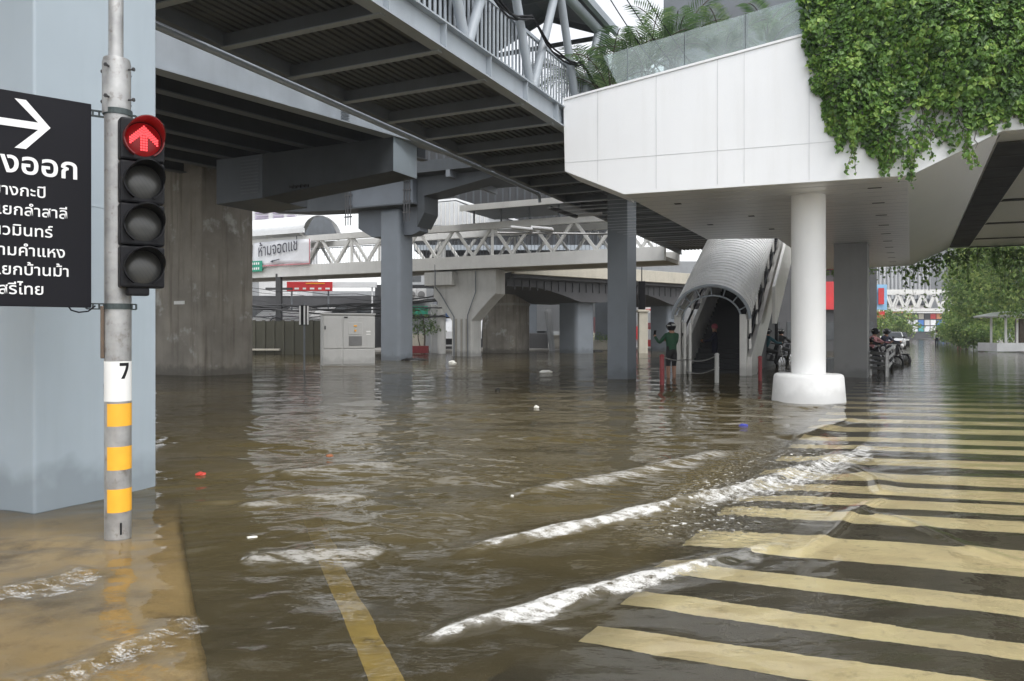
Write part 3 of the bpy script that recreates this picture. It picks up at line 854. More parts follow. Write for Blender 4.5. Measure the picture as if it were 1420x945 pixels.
# ---- crosshead beam
k0 = H(300, 222, 5.85); k1 = H(545, 190, 5.85); kd = (k1 - k0).normalized(); kp = V(-kd.y, kd.x, 0)
def along_front(px): return ray_plane(px, 230, k0, kp)
CH = thing('crosshead_beam', 'tapered crosshead beam, front painted as shaded and square end as lit, sticking out from the stained pier', 'beam', V(k0.x, k0.y, 0))
zt = 5.85
kL = (k1 - k0).length
kd0 = k0 + kd * 1.6
prof = [kd0 + V(0, 0, 0), k1, k1 - Z * 0.80, kd0 + kd * 1.2 - Z * 1.02, kd0 - Z * 1.13]
mb = MB(); mb.prism(prof, kp * 1.0); mb.build('beam', M_xhead, CH, bevel=0.012)
mb = MB(); mb.prism([k1 + kd * .006, k1 + kd * .006 + kp * 1.0, k1 + kd * .006 + kp * 1.0 - Z * .80, k1 + kd * .006 - Z * .80], kd * 0.02); mb.build('lit_end_face', M_column, CH)  # paler plate painting the light on the beam's end
mb = MB(); mb.prism([k0, kd0 - kd * .01, kd0 - kd * .01 - Z * 1.13, k0 + kd * .5 - Z * 1.17, k0 - Z * 1.18], kp * 1.75); mb.build('collar', M_portal, CH, bevel=0.012)
mb = MB()
for k in range(11):
    mb.box(k0 + kd * 1.18 - kp * 0.012 - Z * (0.12 + 0.085 * k), 0.62, 0.02, 0.03, kd, kp)
mb.build('louvre', M_steel_dark, CH)
mb = MB(); q = ray_plane(415, 258, k0 + kp * .02, kp)
for k in range(5): mb.beam(q + kd * (.12 * k - .3) + Z * (0.02 * (k % 2)), q + kd * (.12 * k - .16) - Z * .03 + kp * -.03, 0.05, 0.06)
mb.build('bracket', M_black, CH)
# ---- stained concrete pier behind the traffic light
pc = W(280, 522); s = 1.9
PV = -E_
pm_c = pc + U * s / 2 + PV * 2.2 / 2
mb = MB(); mb.box(pm_c + Z * 3.1, s, 2.2, 7.4, U, PV)
o = mb.build('concrete_pier', M_concrete, bevel=0.05)
tag(o, 'tall brown-stained concrete pier behind the traffic light', 'pier')
mb = MB(); q = ray_plane(249, 420, pc, U)   # small stencilled plate
mb.box(q - U * .01, 0.46, 0.012, 0.10, E_, U); mb.build('number_plate', M_sticker, o)

# ---- T shaped steel portal further back
TC = W(541, 500) + U * .5
TP = thing('steel_portal', 'grey steel T-shaped column with wide arms, behind the grey cabinet', 'column', TC)
mb = MB(); mb.box(TC + Z * 3.2, 1.12, 1.12, 7.4, U, E_); mb.build('shaft', M_steelcol, TP, bevel=0.16, seg=4)
def tp(s_, z, off=0.0): return V(TC.x, TC.y, 0) + EW * s_ + Z * z + UW * off
mb = MB(); mb.prism([tp(-2.05, 8.25, -.95), tp(1.45, 8.25, -.95), tp(1.45, 7.0, -.95), tp(-2.05, 7.0, -.95)], UW * 1.9); mb.build('head_box', M_portal, TP, bevel=0.02)
mb = MB(); mb.prism([tp(-2.0, 6.99, -.25), tp(1.42, 6.99, -.25), tp(1.42, 5.85, -.25), tp(1.0, 5.7, -.25), tp(-1.2, 5.7, -.25), tp(-2.0, 6.15, -.25)], UW * .7); mb.build('bracket', M_portal, TP, bevel=0.02)
mb = MB(); mb.box(tp(-.3, 7.0, 0), 3.62, 2.0, .06, EW, UW); mb.build('flange', M_xhead, TP)
mb = MB(); mb.prism([tp(-2.08, 7.0, -.6), tp(-2.08, 8.2, -.6), tp(-7.5, 8.2, -.6), tp(-7.5, 7.35, -.6), tp(-5.0, 7.1, -.6)], UW * 1.2); mb.build('arm', M_xhead, TP)
mb = MB(); mb.prism([tp(1.48, 8.2, -.6), tp(1.48, 6.0, -.6), tp(1.85, 6.6, -.6), tp(1.85, 7.35, -.6), tp(2.6, 7.45, -.6), tp(6.3, 8.08, -.6), tp(6.3, 8.2, -.6)], UW * 1.2); mb.build('arm', M_xhead, TP)
for s_ in (-1.9, 1.3):
    mb = MB()
    for q in (0, .14, .28): mb.tube(tp(s_ - .25 + q, 8.2, -1.0), tp(s_ - .25 + q, 6.2, -1.0), 0.025, n=6)
    for zz in (6.6, 7.1, 7.6): mb.box(tp(s_ - .1, zz, -1.0), .42, .05, .06, EW, UW)
    mb.build('pipe_ladder', M_dark, TP)
mb = MB(); mb.prism([tp(-7.8, 8.25, -1.2), tp(9, 8.25, -1.2), tp(9, 8.25, 3.5), tp(-7.8, 8.25, 3.5)], (0, 0, .5)); mb.build('deck_slab', M_xhead, TP)
for k in range(8):
    mb = MB(); mb.beam(tp(-7.6 + 2.2 * k, 8.1, -1.2), tp(-7.6 + 2.2 * k, 8.1, 3.4), .2, .3); mb.build('stringer', M_steel_dark, TP)

# ---- blue-grey square column in the middle
bc = W(870, 527)
BC = thing('steel_column', 'slim square blue-grey column in the middle of the flood under the skywalk', 'column', bc + U * .33 - E_ * .25)
cc = V(bc.x, bc.y, 0) + U * .36 - E_ * .285
mb = MB(); mb.box(cc + Z * 2.3, 0.72, 0.57, 5.64, U, E_); mb.build('shaft', M_steelcol, BC, bevel=0.015)
mb = MB(); mb.box(cc + Z * 5.05, 0.9, 0.75, 0.10, U, E_); mb.build('cap_plate', M_steel_dark, BC)

# ---- white clad terrace building on the right
ZB = 3.78
f0 = H(865, 270, ZB); f1 = H(1262, 244, ZB); fd = (f1 - f0); fd.z = 0; fd.normalize(); fn = V(fd.y, -fd.x, 0)      # fn towards the viewer
if fn.y > 0: fn = -fn
bu = -fn
def fp(px, py): return ray_plane(px, py, f0, fn)
TB = thing('terrace_building', 'white clad raised terrace building with metal soffit on the right', 'building', V(f0.x, f0.y, 0))
P_tl = fp(781, 140); P_bl = fp(783, 238); P_tr = fp(1115, 50); P_b2 = fp(865, 270); P_c = V(f1.x, f1.y, ZB); P_f = fp(1390, 182)
ZF = P_f.z
sl = (P_tr - P_tl); far_r = 12.5
def top_at(x): return P_tl + sl * ((x - P_tl.x) / sl.x)
P_r = P_f + fd * 8; P_rt = top_at(P_r.x)
mb = MB(); mb.prism([P_tl, P_bl, P_b2, P_c, P_f, P_r, P_rt], bu * 0.22); mb.build('front_wall', M_white_panel, TB, bevel=0.01)
mb = MB()   # joints
def vseam(px, py0, py1, wd=0.010):
    a, b = fp(px, py0), fp(px, py1); b.x, b.y = a.x, a.y
    mb.box((a + b) / 2 + fn * 0.001, wd, 0.006, abs(a.z - b.z), fd, fn)
vseam(829, 127, 252); vseam(910, 105, 262); vseam(995, 83, 256); vseam(1032, 73, 254, .007); vseam(1122, 50, 250)
a, b = fp(783, 226), fp(1160, 196); mb.beam(a + fn * .001, b + fn * .001, 0.006, 0.009)
mb.build('panel_joints', M_seam, TB)
# coping on the top edge, side wall facing the skywalk
mb = MB(); mb.beam(P_tl + bu * .12 + Z * .02, top_at(P_r.x) + bu * .12 + Z * .02, 0.28, 0.04); mb.build('coping', M_white_panel, TB)
mb = MB(); mb.prism([P_tl + bu * .23, P_bl + bu * .23, P_b2 + bu * .23, P_b2 + bu * .23 + Z * .12, P_bl + bu * .23 + V(.15, 0, .1), P_tl + bu * .23 + V(.15, 0, 0)], bu * 0.7); mb.build('side_wall', M_white_panel, TB)
# soffit, L shaped with an opening for the escalator
s1 = P_b2 + bu * .0; s2 = H(980, 332, ZB); s3 = H(1078, 331, ZB); 
right_dir = (H(1262, 375, ZB) - P_c).normalized()
s6 = P_c + right_dir * 18.5
s5 = H(1140, 374, ZB); s4 = s3 + right_dir * 0.1
mb = MB(); inn = -fn * 0.0
mb.prism([P_b2 + bu * .225, P_c + bu * .225, s6, s5, s3, s2], (0, 0, 0.12)); mb.build('soffit', M_soffit, TB)
mb = MB()
for f in np.linspace(0.05, 0.98, 11):     # slot lights recessed near the edge
    q = P_c + right_dir * (18.5 * f) - fd * 0.55 - Z * 0.004
    mb.box(q, 0.22, 0.06, 0.006, fd, right_dir)
for (px, py) in ((940, 283), (1042, 300), (1070, 318), (985, 312)):
    q = H(px, py, ZB - .004); mb.box(q, .12, .12, .006, fd, right_dir)
mb.build('downlight', M_slot, TB)
mb = MB()     # seams of the soffit sheets
for k in range(1, 40):
    q0 = P_c + right_dir * (0.46 * k)
    x_w = 3.0 if q0.y > 20 else 6.5
    mb.box(q0 - fd * (x_w / 2 + .05) - Z * .003, x_w, 0.008, 0.004, fd, right_dir)
mb.build('sheet_joints', M_seam, TB)
# sloping soffit up to the higher bay, and the higher flat soffit
mb = MB(); e1 = P_f + right_dir * 18.5
mb.prism([P_c + bu * .225, P_f + bu * .225, V(e1.x, e1.y, ZF), V(s6.x, s6.y, ZB)], (0, 0, 0.12)); mb.build('sloped_soffit', M_soffit, TB)
mb = MB(); mb.prism([P_f + bu * .225 + V(.02, 0, .004), P_f + fd * 12 + bu * .225 + V(0, 0, .004), P_f + fd * 12 + right_dir * 18.5 + V(0, 0, .004), e1 + V(.02, 0, .004)], (0, 0, 0.12)); mb.build('upper_soffit', M_soffit, TB)
mb = MB()
q0 = P_f + fd * 0.32 + right_dir * .8; q1 = P_f + fd * 0.32 + right_dir * 18
mb.beam(q0 + Z * -.002, q1 + Z * -.002, 0.62, 0.012)
for k in (3.0, 7.2, 11.5, 15.5, 18.2):
    mb.beam(P_f + right_dir * k + fd * .66 - Z * .002, P_f + right_dir * k + fd * 11 - Z * .002, 0.32, 0.010)
for k in range(16):
    mb.beam(q0 + right_dir * (1.1 * k) - fd * .3 - Z * .012, q0 + right_dir * (1.1 * k) + fd * .3 - Z * .012, 0.05, 0.01, mi=1)
mb.build('light_slot', [M_slot, M_dark], TB)
# closing roof slab
zroof = 4.95
def atz(p, z): return V(p.x, p.y, z)
mb = MB(); mb.prism([atz(P_tl, zroof) + bu * .25, atz(P_r, zroof) + bu * .25, atz(P_r, zroof) + right_dir * 18, atz(s5, zroof), atz(s3, zroof), atz(s2, zroof)], (0, 0, 0.15)); mb.build('roof', M_wall_grey, TB)
# glass balustrade
gb0 = fp(857, 117); gbt = fp(834, 75); hgl = 0.60
joints = [857, 868, 948, 1033, 1115, 1200, 1300]
gtop = lambda px: 75 - (px - 834) * (75 / (1090 - 834.0))
gbot = lambda px: 140 - (px - 781) * (90 / 334.0)
BAL = thing('glass_balustrade', 'pale green glass balustrade along the sloping white terrace edge', 'balustrade', gb0)
for i in range(len(joints) - 1):
    a, b = joints[i] + 0.4, joints[i + 1] - 0.4
    pts = [fp(a, gbot(a)), fp(b, gbot(b)), fp(b, gtop(b)), fp(a, gtop(a))]
    if i == 0: pts = [fp(857, gbot(857)), fp(868, gbot(868)), fp(868, gtop(868)), fp(834, 75)]
    mb = MB(); mb.prism([p + bu * .10 for p in pts], bu * 0.018); mb.build('glass_pane', M_glass, BAL)
mb = MB()
for px, wd in ((868, .02), (948, .02), (1033, .09), (1115, .03)):
    a, b = fp(px, gbot(px)), fp(px, gtop(px)); mb.box((a + b) / 2 + bu * .14, wd, .03, (b.z - a.z), fd, fn)
mb.build('post', M_steel_dark, BAL)
# upper storey dark block behind the planting
q = A(1010, -20, 18.5)
mb = MB(); mb.box(V(7.2, 20.5, 9.4), 5.5, 4, 3.4, fd, bu)
o = mb.build('rooftop_block', M_steel_dark, None, bevel=.03); tag(o, 'plain grey block standing behind the terrace palms', 'building')
mb = MB(); mb.box(V(7.2, 20.5, 7.82), 6.2, 4.6, .16, fd, bu); mb.build('eave', M_dark, o)

# white round column with its pedestal
wc = W(1121, 560); wc = V(wc.x, wc.y + 0.6, 0) ; wc.x = (1121 - CX) / F * wc.y
o_ = thing('round_column', 'white round column on a flared white pedestal under the white terrace', 'column', wc)
mb = MB(); mb.lathe(wc, [(0.30, 0.4), (0.30, ZB)], 40); mb.build('shaft', M_white_col, o_, smooth=True)
mb = MB(); mb.lathe(wc, [(0.648, -.3), (0.645, 0.0), (0.61, 0.44), (0.595, 0.48), (0.56, 0.50), (0.3, 0.505)], 40); mb.build('pedestal', M_white_col, o_, smooth=True)
# square grey column behind
gc = H(1185, 337, ZB); g2 = V(gc.x, gc.y, 0)
o_ = thing('square_column', 'square grey column in the shade behind the white round column', 'column', g2 + U * .4)
mb = MB(); mb.box(g2 + U * .35 - E_ * .1 + Z * 1.7, 0.9, 0.86, 4.15, U, E_); mb.build('shaft', M_neutral, o_, bevel=.015)

# ================================================================== TRAFFIC LIGHT AND DIRECTION SIGN
YP = 4.64
def zp(py): return EYE + (CY - py) * YP / F
xp = (163.5 - CX) / F * YP
TL = thing('traffic_light', 'weathered traffic light pole with a lit red arrow, yellow bands and the number 7', 'traffic light', (xp, YP, 0))
pc_ = V(xp, YP, 0)
mb = MB(); mb.lathe(pc_, [(0.0755, -0.2), (0.0755, zp(157))], 32); mb.build('pole', M_galv, TL, smooth=True)
mb = MB(); mb.lathe(pc_ + V(-.008, 0, 0), [(0.080, zp(160)), (0.080, zp(90)), (0.074, zp(83)), (0.043, zp(82))], 32); col_ = mb.build('collar', M_galv, TL, smooth=True)
mb = MB(); mb.lathe(pc_ + V(-.012, 0, 0), [(0.0415, zp(84)), (0.0415, 5.6)], 24); mb.build('upper_pole', M_galv, TL, smooth=True)
for zz in (zp(98), zp(140)):
    for a in (20, 110, 200, 290):
        dv = V(math.cos(R(a - 30)), math.sin(R(a - 30)), 0)
        mb = MB(); mb.tube(pc_ + dv * .07 + Z * zz, pc_ + dv * .112 + Z * zz, .006, n=8); mb.tube(pc_ + dv * .102 + Z * zz, pc_ + dv * .112 + Z * zz, .012, n=6)
        mb.build('bolt', M_dark, col_)
rv = V(-0.86, -0.5, 0); e_ = V(.5, -.86, 0)
mb = MB(); mb.box(pc_ + V(-.066, -.045, 0) + Z * ((zp(425) + zp(497)) / 2), .022, .03, zp(425) - zp(497)); mb.build('rust_strip', M_rust, TL, bevel=.004)
mb = MB(); mb.lathe(pc_, [(0.0763, zp(556)), (0.0763, zp(501))], 40, caps=False); stk = mb.build('number_sticker', M_sticker, TL, smooth=True)
def wrap(mb, radius):
    out = []
    for p in mb.v:
        th = p[0] / radius
        out.append((pc_.x + radius * math.sin(th), pc_.y - radius * math.cos(th), p[2]))
    mb.v = out
def seven(x0, x1, z0, z1, th=0.019):
    mb = MB(); n = 10
    vs = []
    for k in range(n + 1):
        x = x0 + (x1 - x0) * k / n; vs += [(x, 0, z1 - th), (x, 0, z1)]
    mb.add(vs, [(2 * k, 2 * k + 2, 2 * k + 3, 2 * k + 1) for k in range(n)])
    vs = []
    for k in range(n + 1):
        f = k / n; z = z1 - th + (z0 - z1 + th) * f; xr = x1 - (x1 - x0) * .52 * f ** 1.3
        vs += [(xr - th * 1.05, 0, z), (xr, 0, z)]
    mb.add(vs, [(2 * k, 2 * k + 1, 2 * k + 3, 2 * k + 2) for k in range(n)])
    wrap(mb, 0.0772); return mb
seven(0.046, 0.104, zp(525), zp(503)).build('number', M_black, stk)
seven(-0.118, -0.070, zp(553), zp(532)).build('number', M_black, stk)
for py0, py1 in ((559, 590), (618, 650), (676, 708)):
    mb = MB(); k = 24
    vs = []
    for j in range(k + 1):
        a = R(-22 + 170 * j / k)
        vs += [(pc_.x + .0765 * math.sin(a), pc_.y - .0765 * math.cos(a), zp(py1)), (pc_.x + .0765 * math.sin(a), pc_.y - .0765 * math.cos(a), zp(py0))]
    mb.add(vs, [(2 * j, 2 * j + 2, 2 * j + 3, 2 * j + 1) for j in range(k)])
    mb.build('yellow_band', M_yellow, TL, smooth=True)
mb = MB(); mb.box(pc_ + V(.052, -.064, (zp(722) + zp(738)) / 2), .008, .008, zp(722) - zp(738)); mb.build('drain_mark', M_black, TL)
# signal head
hn = V(0.60, -0.80, 0).normalized(); hx = V(-hn.y, hn.x, 0)       # hx: to the right when seen from the front
if hx.x < 0: hx = -hx
hc = A(196, 284, 4.60)
hh = 1.02; hw = 0.245
def rings(n): return [i for i in range(n)]
mb = MB()
for k in range(4):
    zc = hc.z + hh / 2 - hh / 8 - k * hh / 4
    mb.box(V(hc.x, hc.y, zc), hw, 0.10, hh / 4 - 0.006, hx, hn)
head = mb.build('signal_head', M_black, TL, bevel=0.012)
mb = MB(); mb.box(hc - hn * .06, hw * .8, 0.07, hh * .98, hx, hn); mb.build('back_shell', M_black, head, bevel=.02)
for k in range(4):
    zc = hc.z + hh / 2 - hh / 8 - k * hh / 4
    lc = V(hc.x, hc.y, zc) + hn * 0.052
    mb = MB(); mb.lathe(lc, [(0.100, 0.0), (0.092, 0.006), (0.06, 0.016), (0.01, 0.02)], 32, axis=hn)
    lens = mb.build('lens', M_red_lamp if k == 0 else M_lens_off, head, smooth=True)
    # visor: cut cowl, long on top
    mb = MB(); n = 36; vs = []; fs = []
    for j in range(n + 1):
        a = R(-62 + 304 * j / n)     # opening at the bottom
        for rr in (0.106, 0.112):
            for dep in (0.0, 0.045 + 0.125 * max(0, math.cos(a - R(90))) ** 0.8):
                vs.append(lc + hx * (rr * math.cos(a)) + Z * (rr * math.sin(a)) + hn * dep)
    for j in range(n):
        o = 4 * j
        fs += [(o, o + 4, o + 5, o + 1), (o + 2, o + 3, o + 7, o + 6), (o + 1, o + 5, o + 7, o + 3)]
    mb.add(vs, fs); mb.build('visor', M_glow_visor if k == 0 else M_black, head, smooth=False)
    if k == 0:
        mb = MB()     # dot matrix arrow pointing up
        pts = []
        for i in range(7): pts.append((0, -0.065 + i * 0.0155)); pts.append((0.014, -0.065 + i * 0.0155)); pts.append((-0.014, -0.065 + i * 0.0155))
        for q in range(3):
            for i in range(8):
                pts.append((0.0105 * i, 0.075 - 0.0105 * i - 0.0155 * q)); 
                if i: pts.append((-0.0105 * i, 0.075 - 0.0105 * i - 0.0155 * q))
        for (x, z) in pts:
            c = lc + hx * x + Z * z + hn * 0.0225
            mb.box(c, .0105, .004, .0105, hx, hn)
        mb.build('arrow_leds', M_red_led, lens)
        ld_ = bpy.data.lights.new('red_glow', 'POINT'); ld_.energy = 0.06; ld_.color = (1, .03, .03); ld_.shadow_soft_size = .05
        lo_ = bpy.data.objects.new('red_glow', ld_); lo_.location = FRAME[lens.name].inverted() @ (lc + hn * .07); COL.objects.link(lo_); lo_.parent = lens
mb = MB(); mb.box(hc - V(0, 0, hh / 2 + .02) - hx * .02, .12, .07, .05, hx, hn); mb.build('cable_gland', M_black, head, bevel=.01)

# direction sign fixed to the pole
sr = A(127, 285, 4.60); sl_ = A(0, 274, 4.31)
sd_ = (sr - sl_); sd_.z = 0; sd_.normalize(); sn = V(sd_.y, -sd_.x, 0)
if sn.dot(V(0, 0, 0) - sr) < 0: sn = -sn
def sp(px, py): return ray_plane(px, py, sr, sn)
zt_ = sp(126, 144).z; zb_ = sp(127, 427).z
SG = thing('direction_sign', 'black direction sign with white Thai place names and a right arrow', 'sign', V(sr.x, sr.y, zb_) - sd_ * .8)
mb = MB(); wS = 1.75
mb.box(V(sr.x, sr.y, (zt_ + zb_) / 2) - sd_ * wS / 2 - sn * .02, wS, .03, zt_ - zb_, sd_, sn); panel = mb.build('panel', M_sign, SG, bevel=.004)
mb = MB(); off = sn * 0.0
def txt(s, px, py, size, bold=0.012, width=None):
    o = sp(px, py) + sn * 0.001
    put_text(mb, s, V(o.x, o.y, o.z), sd_, Z, size, 'R', bold, width)
pxm = 4.6 / F
txt("ทางออก", 107, 249, 0.172, 0.017)
for s_, px, py in (("บางกะปิ", 63, 275), ("แยกลำสาลี", 93, 304), ("นวมินทร์", 73, 330), ("รามคำแหง", 90, 358), ("แยกบ้านม้า", 95, 384), ("เสรีไทย", 60, 409)):
    mb.build('text_line', M_letter, panel)
    mb = MB(); txt(s_, px, py, 0.089, 0.009)
mb.build('text_line', M_letter, panel)
mb = MB()   # arrow
def sv(x, z): return V(sr.x, sr.y, 0) + sd_ * x + Z * z + sn * .001
tipz = sp(70, 178).z; tipx = (sp(70, 178) - V(sr.x, sr.y, 0)).dot(sd_)
arw = [(-1.0, -.021), (-.062, -.021), (-.178, -.142), (-.122, -.142), (0.0, 0), (-.122, .142), (-.178, .142), (-.062, .021), (-1.0, .021)]
mb.add([sv(tipx + x, tipz + z) for x, z in arw], [(0, 1, 7, 8), (1, 2, 3, 4), (1, 4, 7), (4, 5, 6, 7)])
mb.build('arrow', M_letter, panel)
for zz in (zt_ - 0.045, zb_ + 0.01):
    mb = MB(); b0 = V(sr.x, sr.y, zz) - sd_ * .02 - sn * .045; b1 = b0 + sd_ * 0.26 + V(0.03, -.02, 0)
    for dz in (-.016, .016): mb.beam(b0 + Z * dz, b1 + Z * dz, .02, .008)
    for k in range(9):
        q = b0.lerp(b1, k / 8); mb.box(q, .008, .022, .034, sd_, sn)
    mb.build('clamp_bracket', M_bracket, SG)
    mb = MB(); mb.lathe(pc_ + Z * (zz - .02), [(.0815, 0), (.0815, .035)], 28); mb.build('clamp_ring', M_bracket, SG)
mb = MB(); q = sp(100, 428) - sn * .03; mb.path([q + sd_ * (x) + Z * z for x, z in ((-.02, .02), (0, -.01), (.04, -.022), (.09, -.015), (.13, .02))], .005, 6); mb.build('cable', M_black, SG)

# ================================================================== MIDDLE DISTANCE
# white truss footbridge across the street
fbL = A(355, 386, 46.3); fbR = A(905, 362.5, 35.3)
fd2 = V(fbR.x - fbL.x, fbR.y - fbL.y, 0).normalized(); fb2 = V(-fd2.y, fd2.x, 0)
zb = 4.60
L0 = V(fbL.x, fbL.y, zb) - fd2 * 4.0; Ltot = (V(fbR.x, fbR.y, zb) - L0).length + 0.6
FB = thing('footbridge', 'white truss footbridge crossing the street in the middle distance', 'footbridge', V(L0.x, L0.y, 0))
def fq(s_, z, off=0.0): return L0 + fd2 * s_ + Z * (z - zb) + fb2 * off
for off in (0, 2.6):
    mb = MB(); mb.beam(fq(0, 4.93, off), fq(Ltot, 4.93, off), 0.30, 0.66); mb.build('lower_girder', M_bridge_white, FB, bevel=.01)
    mb = MB(); mb.beam(fq(0, 6.78, off), fq(Ltot, 6.78, off), 0.26, 0.34); mb.build('top_chord', M_bridge_white, FB, bevel=.01)
    nb = 13; st = Ltot / nb
    for k in range(nb):
        a = k * st
        for (x0, z0, x1, z1) in ((a + .12, 6.62, a + st / 2, 5.26), (a + st / 2, 5.26, a + st - .12, 6.62)):
            mb = MB(); mb.beam(fq(x0, z0, off), fq(x1, z1, off), 0.13, 0.14); mb.build('diagonal', M_bridge_white, FB)
    for k in (0, 4, 8, 12):
        mb = MB(); mb.beam(fq(k * st + st, 5.26, off), fq(k * st + st, 6.62, off), 0.14, 0.2); mb.build('post', M_bridge_white, FB)
mb = MB(); mb.prism([fq(0, 4.62, .16), fq(Ltot, 4.62, .16), fq(Ltot, 4.62, 2.44), fq(0, 4.62, 2.44)], (0, 0, .18)); mb.build('deck', M_concrete2, FB)
mb = MB()
for k in range(150):
    mb.box(fq(.1 + k * (Ltot - .2) / 149, 5.75, .25), .018, .018, .95, fd2, fb2)
mb.beam(fq(0, 6.2, .25), fq(Ltot, 6.2, .25), .04, .05)
mb.build('railing', M_steel_dark, FB)
# curved roof over its left end
mb = MB(); nn = 10; vs = []
sa, sb = -1.0, 8.1
for x in (sa, sb):
    for j in range(nn + 1):
        a = math.pi * (0.04 + 0.92 * j / nn); vs.append(fq(x, 7.30 + 1.15 * math.sin(a) - .1, 1.3 - 1.75 * math.cos(a)))
mb.add(vs, [(j, j + 1, nn + 2 + j, nn + 1 + j) for j in range(nn)])
rf = mb.build('roof', M_roof_white, FB, smooth=True)
so = rf.modifiers.new('thickness', 'SOLIDIFY'); so.thickness = 0.06
mb = MB(); mb.beam(fq(sa, 7.22, -.46), fq(sb + .1, 7.22, -.46), .12, .26); mb.beam(fq(sa, 7.22, 3.06), fq(sb, 7.22, 3.06), .1, .2); mb.build('gutter', M_roof_white, FB)
mb = MB()
mb.prism([fq(sb - .05, 7.0, -.3), fq(sb - .05, 8.1, 0.5), fq(sb - .05, 8.3, 1.3), fq(sb - .05, 8.1, 2.1), fq(sb - .05, 7.0, 2.9)], fd2 * .03); mb.build('gable_end', M_steel_dark, FB)
mb = MB()
for x in (0.5, 2.8, 5.2, 7.6):
    for dx in (-.22, .22): mb.beam(fq(x + dx, 6.95, -.05), fq(x, 7.2, -.3), .07, .07)
mb.build('roof_strut', M_bridge_white, FB)
# flat canopy with a pale fascia over the right half
mb = MB(); mb.prism([fq(18.8, 7.62, -.6), fq(Ltot - 1.0, 7.62, -.6), fq(Ltot - 1.0, 7.62, 3.2), fq(18.8, 7.62, 3.2)], (0, 0, .10)); mb.build('canopy', M_steel_dark, FB)
mb = MB(); mb.beam(fq(18.8, 7.68, -.66), fq(Ltot - 1.0, 7.68, -.66), .08, .30); mb.build('fascia', M_bridge_white, FB)
for k in range(5):
    mb = MB(); mb.tube(fq(19.2 + k * 1.6, 6.9, .1), fq(19.2 + k * 1.6, 7.62, .1), .05, n=8); mb.build('canopy_post', M_steel_dark, FB)
# ribbed stair hall on the bridge
HL = thing('stair_hall', 'ribbed grey metal stair hall with a white sloping roof behind the footbridge', 'shelter', fq(13, 0, 5))
def hq(px, py, Y=44.5): return A(px, py, Y)
prof = [hq(585, 313), hq(585, 283), hq(632, 279), hq(676, 296), hq(676, 313)]
mb = MB(); mb.prism(prof, UW * 3.5); mb.build('cladding', M_clad, HL)
mb = MB()
for px in range(588, 676, 6):
    z1 = 283 - (px - 585) * 4 / 47 if px < 632 else 279 + (px - 632) * 17 / 44
    p, q = hq(px, 312.6), hq(px, z1 + 1.5); mb.box((p + q) / 2 - UW * .03, .05, .04, (q - p).length, EW, UW)
mb.build('ribs', M_bridge_white, HL)
mb = MB()
mb.prism([hq(580, 282.5), hq(632, 277.5), hq(632, 275), hq(580, 280)], UW * 3.8); mb.prism([hq(632, 277.5), hq(684, 297), hq(684, 294), hq(632, 275)], UW * 3.8)
mb.build('roof', M_roof_white, HL)
for px in (592,):
    mb = MB(); p = hq(px, 313); mb.tube(V(p.x, p.y, -.3) + UW * 1.7, p + UW * 1.7, .25, n=12); mb.build('leg', M_bridge_white, HL)
# banner and small green sign hung on the bridge
def bq(px, py): return ray_plane(px, py, fq(0, 5, -.22), fb2)
mb = MB(); ncol, nrow = 24, 6; vs = []
for i in range(ncol + 1):
    for j in range(nrow + 1):
        u_, v_ = i / ncol, j / nrow
        px = 352 + 79 * u_; pt = 338 - 6 * u_ - 1.5 * math.sin(u_ * 3.1); pb = 369.5 - 4.0 * u_ + 1.2 * math.sin(u_ * 9)
        vs.append(bq(px, pt + (pb - pt) * v_) - fb2 * (0.05 + 0.04 * math.sin(u_ * 17 + v_ * 3)))
mb.add(vs, [(i * (nrow + 1) + j, (i + 1) * (nrow + 1) + j, (i + 1) * (nrow + 1) + j + 1, i * (nrow + 1) + j + 1) for i in range(ncol) for j in range(nrow)])
bn = mb.build('banner', M_banner, None, smooth=True)
bn.modifiers.new('thickness', 'SOLIDIFY').thickness = 0.015
tag(bn, 'white cloth banner with Thai writing tied to the footbridge rail', 'banner')
mb = MB(); o0 = bq(361, 356.5) - fb2 * .16; ey_ = (Z + fd2 * 0.02).normalized()
put_text(mb, "ห้ามจอดแช่", o0, (fd2 + Z * .085).normalized(), Z, 0.98, 'L', 0.006, width=(bq(415, 355) - bq(361, 355)).length)
aq = bq(377, 363.5) - fb2 * .16
mb.add([aq + fd2 * .0, aq + fd2 * .25 + Z * .1, aq + fd2 * .25 - Z * .07], [(0, 1, 2)]); mb.add([aq + fd2 * .2 + Z * .0, aq + fd2 * .75 + Z * .09, aq + fd2 * .75 + Z * .15, aq + fd2 * .2 + Z * .06], [(0, 1, 2, 3)])
mb.build('lettering', M_ink, bn)
mb = MB(); a_, b_, c_, d_ = (bq(352, 370) - fb2 * .1, bq(431, 366) - fb2 * .1, bq(431, 331.5) - fb2 * .1, bq(352, 338) - fb2 * .1)
for p, q in ((a_, b_), (b_, c_)): mb.beam(p, q, .04, .07)
mb.build('hem', M_banner_edge, bn)
mb = MB(); p, q = bq(342, 378), bq(366, 362)
mb.box((p + q) / 2 - fb2 * .14, (q - p).dot(fd2), .03, q.z - p.z, fd2, fb2); gs_ = mb.build('street_sign', M_green_sign, None, bevel=.01); tag(gs_, 'small green sign fixed to the footbridge below the banner', 'sign')
mb = MB()
for k in range(2):
    for j in range(5): mb.box((p + q) / 2 - fb2 * .16 + fd2 * (-.3 + .17 * j + .05) + Z * (.16 - .3 * k), .10, .006, .14, fd2, fb2)
mb.build('lettering', M_letter, gs_)
